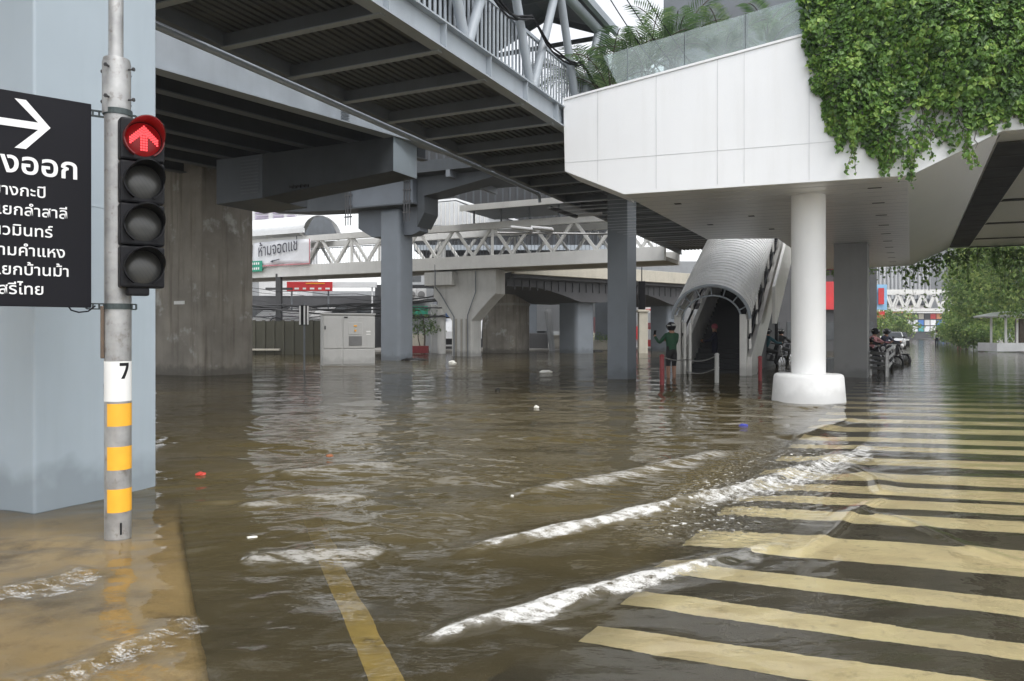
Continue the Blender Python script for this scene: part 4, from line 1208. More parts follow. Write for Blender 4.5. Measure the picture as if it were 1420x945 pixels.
# white Y pier of the footbridge
yp = fq((A(636, 495, 40.0) - L0).dot(fd2), 0, 0.9); yp.z = 0
YPR = thing('bridge_pier', 'white fluted footbridge pier with a wide flared head', 'pier', yp)
def yq(s_, z, off): return yp + fd2 * s_ + Z * z + fb2 * off
k_ = 40 / F
pr = [(-.6, -.3), (-.6, 1.9), (-1.75, 3.2), (-1.75, 4.58), (2.05, 4.58), (2.05, 3.3), (1.7, 3.0), (.6, 1.9), (.6, -.3)]
mb = MB(); mb.prism([yq(a, b, -.55) for a, b in pr], fb2 * 1.1); mb.build('shaft', M_pierwhite, YPR, bevel=.03)
mb = MB()
for x in (-.33, .0, .33): mb.box(yq(x, .9, -.56), .11, .05, 2.2, fd2, fb2)
mb.build('flute', M_concrete2, YPR)
mb = MB(); mb.box(yq(-1.2, 4.15, -.75), 1.7, .5, .72, fd2, fb2); mb.build('ledge_box', M_pierwhite, YPR, bevel=.02)
mb = MB(); mb.path([yq(-1.35, 4.9, -1.03), yq(-1.35, 3.7, -1.03), yq(-1.3, 3.4, -.63), yq(-.42, 2.1, -.63), yq(-.42, 0, -.63)], .03, 6); mb.path([yq(.9, 4.5, -.63), yq(.9, 3.4, -.63), yq(.42, 2.2, -.63), yq(.42, 0, -.63)], .03, 6); mb.build('downpipe', M_steel_dark, YPR)
# concrete pier supporting the flyover
cp = W(713, 490)
mb = MB(); mb.box(V(cp.x, cp.y, 1.9) + U * 1.05 - E_ * 1.15, 2.1, 2.3, 4.8, U, E_); o = mb.build('concrete_pier', M_concrete, None, bevel=.06)
tag(o, 'wide plain beige concrete pier behind the white flared footbridge pier', 'pier')
mb = MB(); mb.box(V(cp.x, cp.y, 3.05) + U * 1.05 - E_ * 1.15, 2.16, 2.36, .16, U, E_); mb.build('band', M_concrete2, o)
# flyover with beige parapet
FO = thing('flyover', 'low flyover with beige parapet and dark haunched girders behind the central column', 'flyover', (4, 47, 0))
rd = (V(10.6, 52.0, 0) - V(4.06, 46.9, 0)).normalized(); rp_ = V(-rd.y, rd.x, 0); ra = V(4.06, 46.9, 0) - rd * 6.5 - rp_ * 1.8
def rq(s_, z, off=0): return ra + rd * s_ + Z * z + rp_ * off
mb = MB(); mb.beam(rq(0, 4.86), rq(34, 4.86), .25, .72); mb.build('parapet', M_wall_cream, FO, bevel=.02)
mb = MB(); mb.prism([rq(0, 4.3, .13), rq(34, 4.3, .13), rq(34, 4.3, 6), rq(0, 4.3, 6)], (0, 0, .3)); mb.build('deck', M_wall_dark, FO)
mb = MB(); mb.beam(rq(0, 4.54, 6), rq(34, 4.54, 6), .25, 1.3); mb.build('parapet', M_wall_cream, FO)
piers = [W(801, 490), V(10.55, 52.2, 0), V(16, 58, 0)]
ss = [(p - ra).dot(rd) for p in piers]
mb = MB()
bott = []
x = 0.0
while x <= 33:
    dmin = min(abs(x - q) for q in ss); bott.append((x, 3.85 - 0.75 * max(0, 1 - (max(0, dmin - 1.0) / 3.6)) ** 1.4)); x += 0.4
mb.prism([rq(bott[0][0], 4.3, .5)] + [rq(a, b, .5) for a, b in bott] + [rq(bott[-1][0], 4.3, .5)], rp_ * 4.6)
for k in range(60): mb.box(rq(.5 + .55 * k, 3.95, .47), .06, .06, .55, rd, rp_)
mb.build('haunched_girder', M_wall_dark, FO)
for i, p in enumerate(piers):
    mb = MB(); s_ = ss[i]; c = rq(s_, 0, 1.9)
    mb.box(c + Z * 1.5, 1.55, 1.7, 3.6, rd, rp_); mb.build('pier', M_steelcol, FO, bevel=.25, seg=4)

# electric cabinet
ec0 = W(447, 508); ec1 = W(520, 507); ed = (ec1 - ec0).normalized(); eb = V(-ed.y, ed.x, 0); ew = (ec1 - ec0).length; ehh = 1.95
EC = thing('electric_cabinet', 'grey steel roadside electric cabinet standing in the flood beside the T-shaped column', 'cabinet', (ec0 + ec1) / 2)
def eq(u_, z, off=0): return ec0 + ed * (u_ * ew) + Z * z + eb * off
mb = MB(); mb.box(eq(.5, ehh / 2 - .1, .45), ew, .9, ehh + .2, ed, eb); mb.build('body', M_cabinet, EC, bevel=.02)
mb = MB(); mb.box(eq(.5, ehh + .02, .45), ew * 1.03, .98, .05, ed, eb); mb.build('lid', M_cabinet, EC, bevel=.01)
mb = MB(); mb.box(eq(.19, 1.27, -.01), ew * .33, .03, 1.2, ed, eb); d1 = mb.build('door', M_cabinet, EC, bevel=.01)
mb = MB(); mb.box(eq(.05, 1.45, -.035), .05, .03, .14, ed, eb); mb.build('handle', M_dark, d1)
mb = MB(); mb.box(eq(.69, 1.27, -.01), ew * .60, .03, 1.2, ed, eb); d2 = mb.build('door', M_cabinet, EC, bevel=.01)
mb = MB(); mb.box(eq(.62, .95, -.032), ew * .25, .02, .36, ed, eb)
for k in range(7): mb.box(eq(.62, .80 + .05 * k, -.045), ew * .24, .012, .012, ed, eb)
mb.build('vent', M_cab_dark, d2)
mb = MB(); mb.box(eq(.62, 1.42, -.03), ew * .27, .012, .45, ed, eb); mb.build('panel', M_cabinet, d2, bevel=.006)
mb = MB(); mb.box(eq(.62, 1.52, -.045), .12, .02, .05, ed, eb); mb.box(eq(.62, 1.34, -.045), .07, .02, .07, ed, eb); mb.build('label_plate', M_yellow, d2)
mb = MB(); mb.box(eq(.87, 1.3, -.03), .16, .012, .05, ed, eb); mb.box(eq(.87, 1.2, -.03), .16, .012, .03, ed, eb); mb.build('label_plate', M_sticker, d2)
mb = MB(); mb.box(eq(.44, 1.84, -.03), .14, .012, .05, ed, eb); mb.build('label_plate', M_black, d2)
for u_ in (.19, .69):
    mb = MB(); mb.box(eq(u_, .34, -.008), ew * (.33 if u_ < .5 else .60), .025, .56, ed, eb); mb.build('plinth_panel', M_cabinet, EC, bevel=.008)
# small striped sign post
spx = W(422, 513); SPT = thing('sign_post', 'thin post with a small black and white striped sign in front of the olive wall', 'sign', spx)
mb = MB(); mb.tube(spx - Z * .3, spx + Z * 2.3, .03, n=10); mb.build('post', M_steel_dark, SPT)
mb = MB(); mb.box(spx + V(0, -.05, 1.85), .32, .02, .68); sgn = mb.build('plate', M_black, SPT, bevel=.005)
mb = MB()
for x in (-.13, 0.02, .135): mb.box(spx + V(x, -.065, 1.85), .055, .008, .64)
mb.build('stripe', M_letter, sgn)

# ---- escalator with ribbed barrel canopy
es = W(986, 520); es.z = 0
ES = thing('escalator', 'covered escalator with ribbed barrel canopy and slanting side panels rising to the terrace', 'escalator', es)
SLP = 0.50
def eqp(s_, r, z): return es + EW * s_ + UW * r + Z * z          # s across, r run
mb = MB(); nr, na = 100, 24; RW = 1.14; ZC = 1.72; RH = 0.98
vs = []; run = 13.0
for i in range(nr + 1):
    r_ = -0.1 + run * i / nr
    for j in range(na + 1):
        a = math.pi * j / na
        vs.append(eqp(-RW * math.cos(a), r_, ZC + SLP * r_ + RH * math.sin(a)))
mb.add(vs, [(i * (na + 1) + j, (i + 1) * (na + 1) + j, (i + 1) * (na + 1) + j + 1, i * (na + 1) + j + 1) for i in range(nr) for j in range(na)])
vt = mb.build('barrel_canopy', M_vault, ES, smooth=True); vt.modifiers.new('thickness', 'SOLIDIFY').thickness = 0.03
mb = MB()
for i in range(int(run / 0.2)):
    r_ = -0.05 + 0.2 * i
    mb.path([eqp(-(RW + .012) * math.cos(math.pi * j / na), r_, ZC + SLP * r_ + (RH + .012) * math.sin(math.pi * j / na)) for j in range(na + 1)], .016, 5)
mb.build('canopy_ribs', M_vault, vt, smooth=True)
mb = MB(); mb.path([eqp(-(RW - .005) * math.cos(math.pi * j / na), -.12, ZC - .05 + (RH + .005) * math.sin(math.pi * j / na)) for j in range(na + 1)], .05, 8); mb.build('front_arch', M_steel, ES, smooth=True)
mb = MB(); mb.path([eqp(-(RW - .28) * math.cos(math.pi * j / na), .1, ZC - .08 + (RH - .25) * math.sin(math.pi * j / na)) for j in range(na + 1)], .028, 8)
for j in range(3, na - 2, 3):
    a = math.pi * j / na
    mb.tube(eqp(-(RW - .28) * math.cos(a), .1, ZC - .08 + (RH - .25) * math.sin(a)), eqp(-(RW - .03) * math.cos(a), -.05, ZC - .05 + (RH - .03) * math.sin(a)), .02, n=6)
mb.build('inner_arch', M_steel, ES)
for s_ in (-1.0, .93):
    mb = MB(); mb.box(eqp(s_, .05, .75), .20, .22, 2.1, EW, UW); mb.build('front_post', M_esc, ES, bevel=.02)
for s_ in (-.62, -.78):
    mb = MB(); mb.tube(eqp(s_, .0, -.2), eqp(s_, .0, 1.55), .05, n=10); mb.build('front_post', M_esc, ES, smooth=True)
sv_ = (UW + Z * SLP).normalized()
for s_ in (-1.0, 1.02):      # slanting side cladding
    mb = MB(); mb.prism([eqp(s_, .05, -.3), eqp(s_, .75, -.3), eqp(s_, 9.2, -.3 + 4.3), eqp(s_, 9.2, .55 + SLP * 9.2), eqp(s_, .05, .55)], EW * .14); mb.build('side_panel', M_esc, ES, bevel=.01)
    mb = MB(); mb.path([eqp(s_ + .07, r_, 1.05 + SLP * r_) for r_ in (.1, 4, 9.2)], .035, 8); mb.build('handrail', M_black, ES)
    for k in range(6):
        r_ = .35 + 1.5 * k
        mb = MB(); mb.beam(eqp(s_ + .05, r_, .6 + SLP * r_), eqp(s_ + .05, r_, ZC + SLP * r_), .07, .07); mb.build('canopy_post', M_esc, ES)
    mb = MB(); mb.beam(eqp(s_ + .05, -.05, ZC - .02), eqp(s_ + .05, 9.2, ZC - .02 + SLP * 9.25), .12, .14); mb.build('eave_beam', M_esc, ES)
# second upper panel on the right
mb = MB(); mb.prism([eqp(1.45, 2.6, 1.55), eqp(1.45, 3.1, 1.55), eqp(1.45, 9, 4.4), eqp(1.45, 9, 5.9), eqp(1.45, 2.6, 2.75)], EW * .1); mb.build('side_panel', M_esc, ES, bevel=.01)
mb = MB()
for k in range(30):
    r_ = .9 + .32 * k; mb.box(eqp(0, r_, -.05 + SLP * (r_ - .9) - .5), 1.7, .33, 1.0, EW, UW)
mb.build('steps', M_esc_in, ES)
mb = MB(); mb.box(eqp(0.05, 8.8, 3.3), 1.9, .1, 6.0, EW, UW); mb.build('shade_sheet', M_esc_in, ES)  # added dark sheet standing in for the shade inside
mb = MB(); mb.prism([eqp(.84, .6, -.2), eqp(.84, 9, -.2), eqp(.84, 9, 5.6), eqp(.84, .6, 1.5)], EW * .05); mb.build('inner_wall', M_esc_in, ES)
mb = MB(); mb.box(eqp(-.93, .2, 1.62), .14, .18, .06, EW, UW); mb.build('lamp', M_letter, ES)

# ---- posts with chains round the escalator foot
CHG = 'posts with chains around the escalator foot'
def barrier_post(px, py, top_py, mat, label, rad=.05):
    p = W(px, py); h_ = (py - top_py) * p.y / F
    mb = MB(); mb.lathe(p, [(rad, -.3), (rad, h_ - .03), (rad * .8, h_), (.01, h_ + .01)], 14)
    for zz in (h_ - .05, h_ * .5): mb.lathe(p + Z * zz, [(rad + .008, 0), (rad + .012, .012), (rad + .008, .024)], 14)
    o = mb.build('barrier_post', mat, None, smooth=True); tag(o, label, 'post', CHG); return p, h_
p1_, h1_ = barrier_post(918, 534, 492, M_redpost, 'dark red barrier post left of the escalator, beside the person in green', .055)
p2_, h2_ = barrier_post(994, 531, 490, M_post, 'white barrier post in front of the escalator entrance', .055)
p3_, h3_ = barrier_post(1054, 528, 494, M_redpost, 'dark red barrier post right of the escalator panel', .05)
p4_, h4_ = barrier_post(953, 519, 496, M_post, 'short white barrier post beside the left leg of the escalator', .045)
def chain(a, b, sag, label):
    mb = MB(); mb.path([a.lerp(b, k / 12) - Z * (sag * 4 * (k / 12) * (1 - k / 12)) for k in range(13)], .016, 6)
    o = mb.build('barrier_chain', M_galv, None, smooth=True); tag(o, label, 'chain', 'chains between the barrier posts')
chain(p4_ + Z * (h4_ - .05), p2_ + Z * (h2_ - .06), .10, 'upper white chain sagging across the escalator entrance')
chain(p4_ + Z * .08, p2_ + Z * (h2_ * .5), .10, 'lower white chain sagging across the escalator entrance')
chain(p1_ + Z * (h1_ - .05), p4_ + Z * (h4_ - .05), .06, 'chain from the left red post to the escalator leg')

# ================================================================== PEOPLE
def person(name, label, loc, rz, height, joints, mats, group=None):
    """one skinned body. joints: name -> (x,y,z) in units of the standing height; edges fixed."""
    edges = [('hip', 'chest'), ('chest', 'neck'), ('neck', 'head'), ('head', 'crown'), ('chest', 'shl'), ('shl', 'ell'), ('ell', 'wrl'), ('wrl', 'hal'),
             ('chest', 'shr'), ('shr', 'elr'), ('elr', 'wrr'), ('wrr', 'har'), ('hip', 'hil'), ('hil', 'knl'), ('knl', 'anl'), ('anl', 'tol'),
             ('hip', 'hir'), ('hir', 'knr'), ('knr', 'anr'), ('anr', 'tor')]
    J = dict(hip=(0, 0, .53), chest=(0, 0, .72), neck=(0, 0, .84), head=(0, .01, .91), crown=(0, .005, .97),
             shl=(-.105, 0, .79), ell=(-.13, .0, .62), wrl=(-.13, .04, .48), hal=(-.13, .05, .42), shr=(.105, 0, .79), elr=(.13, 0, .62), wrr=(.13, .04, .48), har=(.13, .05, .42),
             hil=(-.055, 0, .50), knl=(-.055, .01, .28), anl=(-.055, 0, .05), tol=(-.06, .08, .02), hir=(.055, 0, .50), knr=(.055, .01, .28), anr=(.055, 0, .05), tor=(.06, .08, .02))
    rad = dict(hip=.075, chest=.088, neck=.036, head=.058, crown=.045, shl=.044, ell=.031, wrl=.023, hal=.026, shr=.044, elr=.031, wrr=.023, har=.026,
               hil=.062, knl=.040, anl=.026, tol=.024, hir=.062, knr=.040, anr=.026, tor=.024)
    J.update(joints)
    ks = list(J); ix = {k: i for i, k in enumerate(ks)}
    me = bpy.data.meshes.new('body')
    me.from_pydata([tuple(c * height for c in J[k]) for k in ks], [(ix[a], ix[b]) for a, b in edges], [])
    ob = bpy.data.objects.new('body', me); COL.objects.link(ob)
    sk = ob.modifiers.new('skin', 'SKIN'); sk.use_smooth_shade = True
    for k in ks:
        d = me.skin_vertices[0].data[ix[k]]; r_ = rad[k] * height; d.radius = (r_ * (1.25 if k in ('hip', 'chest') else 1), r_ * (0.85 if k in ('hip', 'chest') else 1)); d.use_root = (k == 'hip')
    ob.modifiers.new('sub', 'SUBSURF').levels = 1
    dg = bpy.context.evaluated_depsgraph_get()
    m2 = bpy.data.meshes.new_from_object(ob.evaluated_get(dg)); bpy.data.objects.remove(ob)
    m2.materials.clear()
    zone = {}
    for a, b in edges:
        if b in ('head', 'crown') : zone[(a, b)] = 2
        elif b in ('hal', 'har'): zone[(a, b)] = 2
        elif b in ('knl', 'knr', 'hil', 'hir'): zone[(a, b)] = 1
        elif b in ('anl', 'anr', 'tol', 'tor'): zone[(a, b)] = 3
        else: zone[(a, b)] = 0
    for q in mats: m2.materials.append(q)      # top, trousers, skin, lower leg
    segs = [(Vector(J[a]) * height, Vector(J[b]) * height, z) for (a, b), z in zone.items()]
    for p in m2.polygons:
        c = p.center; best = 9; bz = 0
        for a, b, z in segs:
            d = b - a; t = max(0, min(1, (c - a).dot(d) / d.length_squared)); dd = (c - a - d * t).length
            if dd < best: best = dd; bz = z
        p.material_index = bz; p.use_smooth = True
    root = thing(name, label, 'person', loc, rz, group)
    o = bpy.data.objects.new('body', m2); COL.objects.link(o); o.parent = root; FRAME[o.name] = FRAME[root.name]
    return root, J
def helmet(root, J, height, mat, visor=True, name='helmet'):
    c = Vector(J['head']) * height + V(0, 0, .02)
    mb = MB(); mb.sphere(c + V(0, -.01, .02), .125, .145, .135); 
    hm = mb.build(name, mat, root, smooth=True, local=True)
    mb = MB(); mb.box(c + V(0, .125, .03), .17, .05, .085); mb.build('visor', M_window, hm, local=True, bevel=.02)
    mb = MB(); mb.box(c + V(0, -.13, .07), .12, .05, .05); mb.box(c + V(.10, -.06, .05), .05, .09, .03); mb.box(c + V(-.10, -.06, .05), .05, .09, .03); mb.build('sticker', M_post, hm, local=True)
def hair(root, J, height, mat, name='hair'):
    c = Vector(J['head']) * height
    mb = MB(); mb.sphere(c + V(0, -.018, .045), .10, .11, .10); mb.build(name, mat, root, smooth=True, local=True)

# rider in a green jacket standing by the escalator, holding up a phone
gp_ = W(931, 524); gp_.z = -.14
pr_, J_ = person('person', 'person in green jacket, black shorts and black helmet raising a phone', gp_, R(20), 1.68,
       dict(ell=(-.17, .10, .66), wrl=(-.19, .20, .76), hal=(-.19, .22, .80), elr=(.15, .10, .64), wrr=(.02, .19, .70), har=(-.04, .21, .73)),
       [M_cloth_green, M_cloth_black, M_skin, M_skin])
helmet(pr_, J_, 1.68, M_black)
mb = MB(); mb.box(V(-.31, .40, 1.40), .08, .012, .16); ph = mb.build('phone', M_phone, None, bevel=.006)
q = FRAME[pr_.name] @ V(-.31, .385, 1.31); ph.location = q; ph.rotation_euler = (R(15), 0, R(20)); tag(ph, 'dark phone held up by the person in green', 'phone')
# person in dark navy inside the escalator entrance
np_ = W(991, 515); np_.z = -.1
pr_, J_ = person('person', 'person in dark navy clothes and maroon cap at the foot of the escalator', np_, R(75), 1.66,
       dict(ell=(-.14, .10, .66), wrl=(-.10, .22, .66), hal=(-.09, .27, .67), elr=(.14, .10, .66), wrr=(.10, .20, .64), har=(.08, .26, .65)),
       [M_cloth_navy, M_cloth_navy, M_skin, M_cloth_navy])
hair(pr_, J_, 1.66, M_cap, 'cap')
# pedestrian in pink wading far away
fp_ = V((1331 - CX) / F * 60, 60, -.15)
pr_, J_ = person('person', 'distant person in pink clothes wading along the flooded street', fp_, R(10), 1.65, dict(knl=(-.055, .08, .29), anl=(-.055, .06, .06)), [M_cloth_pink, M_cloth_pink, M_skin, M_skin])
hair(pr_, J_, 1.65, M_black)
fp_ = V((1299 - CX) / F * 74, 74, -.15)
pr_, J_ = person('person', 'distant person in white shirt standing far down the flooded street', fp_, R(160), 1.7, {}, [M_cloth_white, M_cloth_navy, M_skin, M_cloth_navy])
hair(pr_, J_, 1.7, M_black)

# ---- motorbikes with riders
def make_bike():
    root = thing('motorcycle', 'x', 'motorcycle', (0, 0, 0))
    for y in (-.62, .62):
        mb = MB(); prof = [(0.23, -.04), (.285, -.045), (.29, 0), (.285, .045), (.23, .04)]
        mb.lathe(V(0, y, .29), prof + [prof[0]], 24, axis=(1, 0, 0), caps=False); wh = mb.build('wheel', M_tyre, root, smooth=True, local=True)
        mb = MB(); mb.lathe(V(0, y, .29), [(.03, -.05), (.23, -.015), (.23, .015), (.03, .05)], 20, axis=(1, 0, 0)); mb.build('rim', M_chrome, wh, local=True)
    mb = MB(); mb.prism([V(-.11, -.75, .72), V(-.11, -.35, .42), V(-.11, .15, .36), V(-.11, .42, .62), V(-.11, .5, .95), V(-.11, .36, .97), V(-.11, .18, .62), V(-.11, -.2, .66)], V(.22, 0, 0)); mb.build('body', M_car_dark, root, bevel=.04, local=True)
    mb = MB(); mb.box(V(0, -.35, .76), .24, .72, .12); mb.build('seat', M_black, root, bevel=.05, local=True)
    mb = MB()
    for x in (-.09, .09): mb.tube(V(x, .42, .92), V(x, .62, .29), .022, n=8)
    mb.build('fork', M_chrome, root, local=True)
    mb = MB(); mb.path([V(-.33, .34, 1.04), V(-.14, .42, 1.0), V(.14, .42, 1.0), V(.33, .34, 1.04)], .018, 8); mb.build('handlebar', M_black, root, local=True)
    mb = MB(); mb.sphere(V(0, .53, .88), .09, .06, .08); mb.build('headlight', M_letter, root, smooth=True, local=True)
    for x in (-.3, .3):
        mb = MB(); mb.tube(V(x, .36, 1.03), V(x * 1.1, .38, 1.2), .008, n=6); mb.box(V(x * 1.15, .38, 1.23), .12, .02, .07); mb.build('mirror', M_black, root, local=True)
    mb = MB(); mb.box(V(0, .62, .55), .12, .45, .04); mb.build('fender', M_car_dark, root, bevel=.015, local=True)
    return root
BG = 'motorcycles waiting in the flood'
bike0 = make_bike()
RIDE = dict(hip=(0, -.2, .48), chest=(0, -.13, .66), neck=(0, -.10, .78), head=(0, -.08, .85), crown=(0, -.085, .91), shl=(-.105, -.12, .73), shr=(.105, -.12, .73),
            ell=(-.17, .02, .62), wrl=(-.17, .16, .62), hal=(-.17, .20, .63), elr=(.17, .02, .62), wrr=(.17, .16, .62), har=(.17, .20, .63),
            hil=(-.06, -.18, .46), knl=(-.13, .08, .42), anl=(-.13, .0, .18), tol=(-.13, .09, .16), hir=(.06, -.18, .46), knr=(.13, .08, .42), anr=(.13, 0, .18), tor=(.13, .09, .16))
spots = [(W(1068, 509), R(-60), 'motorcycle with a teal-clad rider right of the escalator', M_cloth_teal, 'teal'),
         (W(1086, 503), R(-50), 'motorcycle with a black-clad rider just left of the white round column', M_cloth_black, 'black'),
         (W(1205, 512), R(-150), 'first motorcycle beside the slatted barrier, its rider in black', M_cloth_black, 'black'),
         (W(1219, 508), R(-140), 'motorcycle behind the slatted barrier, its rider in pale pink', M_cloth_pink, 'pink'),
         (W(1234, 504), R(-150), 'motorcycle nearest the open street at the barrier, its rider in navy', M_cloth_navy, 'navy')]
for i, (p, rz, lb, cl, nm) in enumerate(spots):
    p = V(p.x, p.y, -.16)
    b = bike0 if i == 0 else copy_tree(bike0, p, rz)
    b.location = p; b.rotation_euler = (0, 0, rz); b['label'] = lb; b['group'] = BG
    FRAME[b.name] = Matrix.Translation(p) @ Matrix.Rotation(rz, 4, 'Z')
    place = ['right of the escalator', 'left of the white round column', 'nearest the slatted barrier', 'in the middle behind the slatted barrier', 'nearest the open street'][i]
    rt, J_ = person('person', f'motorcycle rider in {nm} jacket and dark helmet {place}', p, rz, 1.68, dict(RIDE), [cl, M_cloth_black, M_skin, M_cloth_black], 'riders on motorcycles')
    helmet(rt, J_, 1.68, M_black)

# slatted barriers in front of the riders
def barrier(pxa, pya, pxb, pyb, hgt, label, mat, slats=3):
    a = W(pxa, pya); b = W(pxb, pyb); d = (b - a).normalized(); n_ = V(-d.y, d.x, 0)
    root = thing('crowd_barrier', label, 'barrier', (a + b) / 2, 0, 'slatted barriers beside the square column')
    for q in (a, b):
        mb = MB(); mb.box(q + Z * (hgt / 2 - .1), .07, .07, hgt + .2, d, n_); mb.build('post', M_galv, root, bevel=.006)
    for k in range(slats):
        z = hgt * (.32 + .62 * k / max(1, slats - 1)); mb = MB(); mb.beam(a + Z * z, b + Z * z, .03, .08); mb.build('slat', mat, root)
barrier(1176, 518, 1206, 520, .66, 'dark slatted barrier panel right in front of the square grey column', M_black, 4)
barrier(1207, 520, 1229, 523, .70, 'pale framed barrier panel in front of the parked motorcycles', M_galv, 4)
barrier(1231, 523, 1240, 508, .80, 'narrow barrier panel along the open street edge', M_galv, 3)
mb = MB(); a = W(1140, 516); b = W(1210, 512); mb.beam(a + Z * .12, b + Z * .12, .35, .65); o = mb.build('low_wall', M_wall_grey, None, bevel=.03); tag(o, 'low grey wall behind the white round column', 'wall')

# ================================================================== VEGETATION
# ---- climbing ivy over the right end of the terrace wall
IVB = thing('climbing_ivy', 'dense green ivy spilling over the white terrace wall', 'ivy', V(6.5, 12.2, 4.6))
bx = np.array([1108, 1115, 1125, 1145, 1155, 1178, 1190, 1205, 1222, 1235, 1245, 1262, 1270, 1285, 1300, 1318, 1340, 1350, 1380, 1420, 1500, 1700])
by = np.array([0, 92, 128, 172, 205, 224, 214, 214, 250, 226, 228, 252, 232, 205, 206, 212, 232, 200, 186, 175, 160, 150])
def left_lim(py): return 1112 + 5 * np.sin(py * .09) + np.clip(py - 90, 0, 500) * 0.42
n = 46000
PX = RNG.uniform(1105, 1640, n); PY = RNG.uniform(-170, 260, n)
bot = np.interp(PX, bx, by) - 14 + 9 * np.sin(PX * .33) + 6 * np.sin(PX * .11 + 1)
keep = (PY < bot) & (PX > left_lim(PY) - 6)
sparse = ((PX > 1240) & (PX < 1335) & (PY > 150)) | ((PX > 1300) & (PY > 178))
keep &= ~(sparse & (RNG.uniform(0, 1, n) < 0.80))
PX, PY = PX[keep], PY[keep]
d = np.stack([(PX - CX) / F, np.ones_like(PX), -(PY - CY) / F], 1)
fnn = np.array(fn); o = np.array([0, 0, EYE]); tt = ((np.array(f0) - o) @ fnn) / (d @ fnn)
P = o + d * tt[:, None]
sx = P @ np.array(fd); sz = P[:, 2]
lump = 0.5 + 0.5 * np.clip(vnoise2(sx * 0.55, sz * 0.55, 3) * 0.6 + 0.4 * vnoise2(sx * 1.5, sz * 1.5, 4), -1, 1)
edge = np.clip((np.interp(PX, bx, by) - PY) / 90, 0.12, 1) * np.clip((PX - left_lim(PY) + 10) / 40, 0.15, 1)
depth = RNG.uniform(0, 1, len(P)) ** 0.55
P = P + fnn * (0.03 + (0.10 + 0.42 * lump) * edge * depth)[:, None]
gx = np.gradient  # leaf facing follows the lumps
nx = vnoise2(sx * 0.55 + .2, sz * .55, 3) - vnoise2(sx * 0.55 - .2, sz * .55, 3); nz = vnoise2(sx * .55, sz * .55 + .2, 3) - vnoise2(sx * .55, sz * .55 - .2, 3)
NRM = fnn[None, :] - 0.5 * nx[:, None] * np.array(fd)[None, :] + np.stack([0 * nz, 0 * nz, 0.35 - 0.4 * nz], 1)
SHD = np.clip(0.36 + 0.25 * vnoise2(sx * 1.1, sz * 1.1, 9) + RNG.normal(0, 0.17, len(P)) + 0.35 * (RNG.uniform(0, 1, len(P)) < 0.13), 0, 1)
leaf_cards(P, NRM, 0.076, 'leaves', M_ivy, IVB, SHD, jitter=0.42, aspect=0.95)
# hanging runners
pp = []; nn_ = []; sh = []
mbs = MB()
for k in range(46):
    px = random.choice([random.uniform(1150, 1280), random.uniform(1225, 1345), random.uniform(1330, 1500)])
    py = float(np.interp(px, bx, by)) - random.uniform(25, 60)
    p = ray_plane(px, py, f0, fn) + fn * random.uniform(.06, .22)
    L = random.uniform(.30, .62); q = p.copy(); ptsr = [q.copy()]
    wob = random.uniform(0, 6)
    nseg = int(L / .05)
    for j in range(nseg):
        q = q + V(math.sin(wob + j * .5) * .014, 0, -.05) + fd * (math.cos(wob * 2 + j * .3) * .012)
        ptsr.append(q.copy())
        for m_ in range(2):
            pp.append(np.array(q) + RNG.normal(0, .025, 3)); nn_.append(np.array(fn) + RNG.normal(0, .4, 3)); sh.append(np.clip(.42 + RNG.normal(0, .2), 0, 1))
    mbs.path(ptsr, .004, 4)
leaf_cards(np.array(pp), np.array(nn_), 0.066, 'runner_leaves', M_ivy, IVB, np.array(sh), jitter=.4)
mbs.build('bare_stems', M_bark, IVB)
mb = MB()
for k in range(30):      # bare stems on the wall where it shows through
    px = random.uniform(1235, 1420); p = ray_plane(px, float(np.interp(px, bx, by)) - 70, f0, fn) + fn * .01
    pts = [p.copy()]
    for j in range(9): p = p + fd * random.uniform(-.05, .05) - Z * .07; pts.append(p.copy())
    mb.path(pts, .006, 4)
mb.build('bare_stems', M_bark, IVB)
mb = MB(); a = fp(1128, 40); a2 = a + fd * 7.5
mb.prism([V(a.x, a.y, 5.6) + bu * .3, V(a2.x, a2.y, 5.6) + bu * .3, V(a2.x, a2.y, 8.1) + bu * .3, V(a.x, a.y, 8.1) + bu * .3], bu * .8)
o = mb.build('ivy_backing', M_wall_dark, None); tag(o, 'added dark backing for the shade inside the ivy above the terrace', 'wall')  # added unseen backing to make the ivy's inside look dark

# ---- hanging vines along the far edge of the soffits
HV = thing('hanging_vines', 'thin green vines hanging from the far edge of the terrace soffit', 'vines', s6 - V(0, 0, .0))
pp = []; nn_ = []; sh = []; mbs = MB()
edge_pts = []
for k in range(130):
    f = k / 129
    if f < .2: p = s6 + (s5 - s6) * (1 - f / .2) * .98
    elif f < .36: p = V(s6.x, s6.y, ZB).lerp(V(e1.x, e1.y, ZF), (f - .2) / .16)
    else: p = e1 + fd * (11 * (f - .36) / .64)
    edge_pts.append(p)
for p in edge_pts:
    for rep in range(1 if p.x < e1.x else 2):
        q = p + right_dir * random.uniform(.02, .25) + fd * random.uniform(-.1, .1) + V(0, 0, .05)
        L = random.choice([.3, .5, .7, 1.0, 1.6]) * random.uniform(.7, 1.2); pts = [q.copy()]
        if p.x < s6.x - .2: L *= .5
        nseg = max(3, int(L / .09))
        for j in range(nseg):
            q = q + V(random.uniform(-.012, .012), random.uniform(-.012, .012), -.09); pts.append(q.copy())
            for m_ in range(3 if j < nseg * .45 else 1):
                pp.append(np.array(q) + RNG.normal(0, .05, 3)); nn_.append(RNG.normal(0, 1, 3) + np.array([0, -.6, .3])); sh.append(np.clip(.35 + RNG.normal(0, .22), 0, 1))
        mbs.path(pts, .006, 4)
leaf_cards(np.array(pp), np.array(nn_), 0.13, 'leaves', M_tree, HV, np.array(sh), jitter=.5)
mbs.build('vine_stems', M_bark, HV)

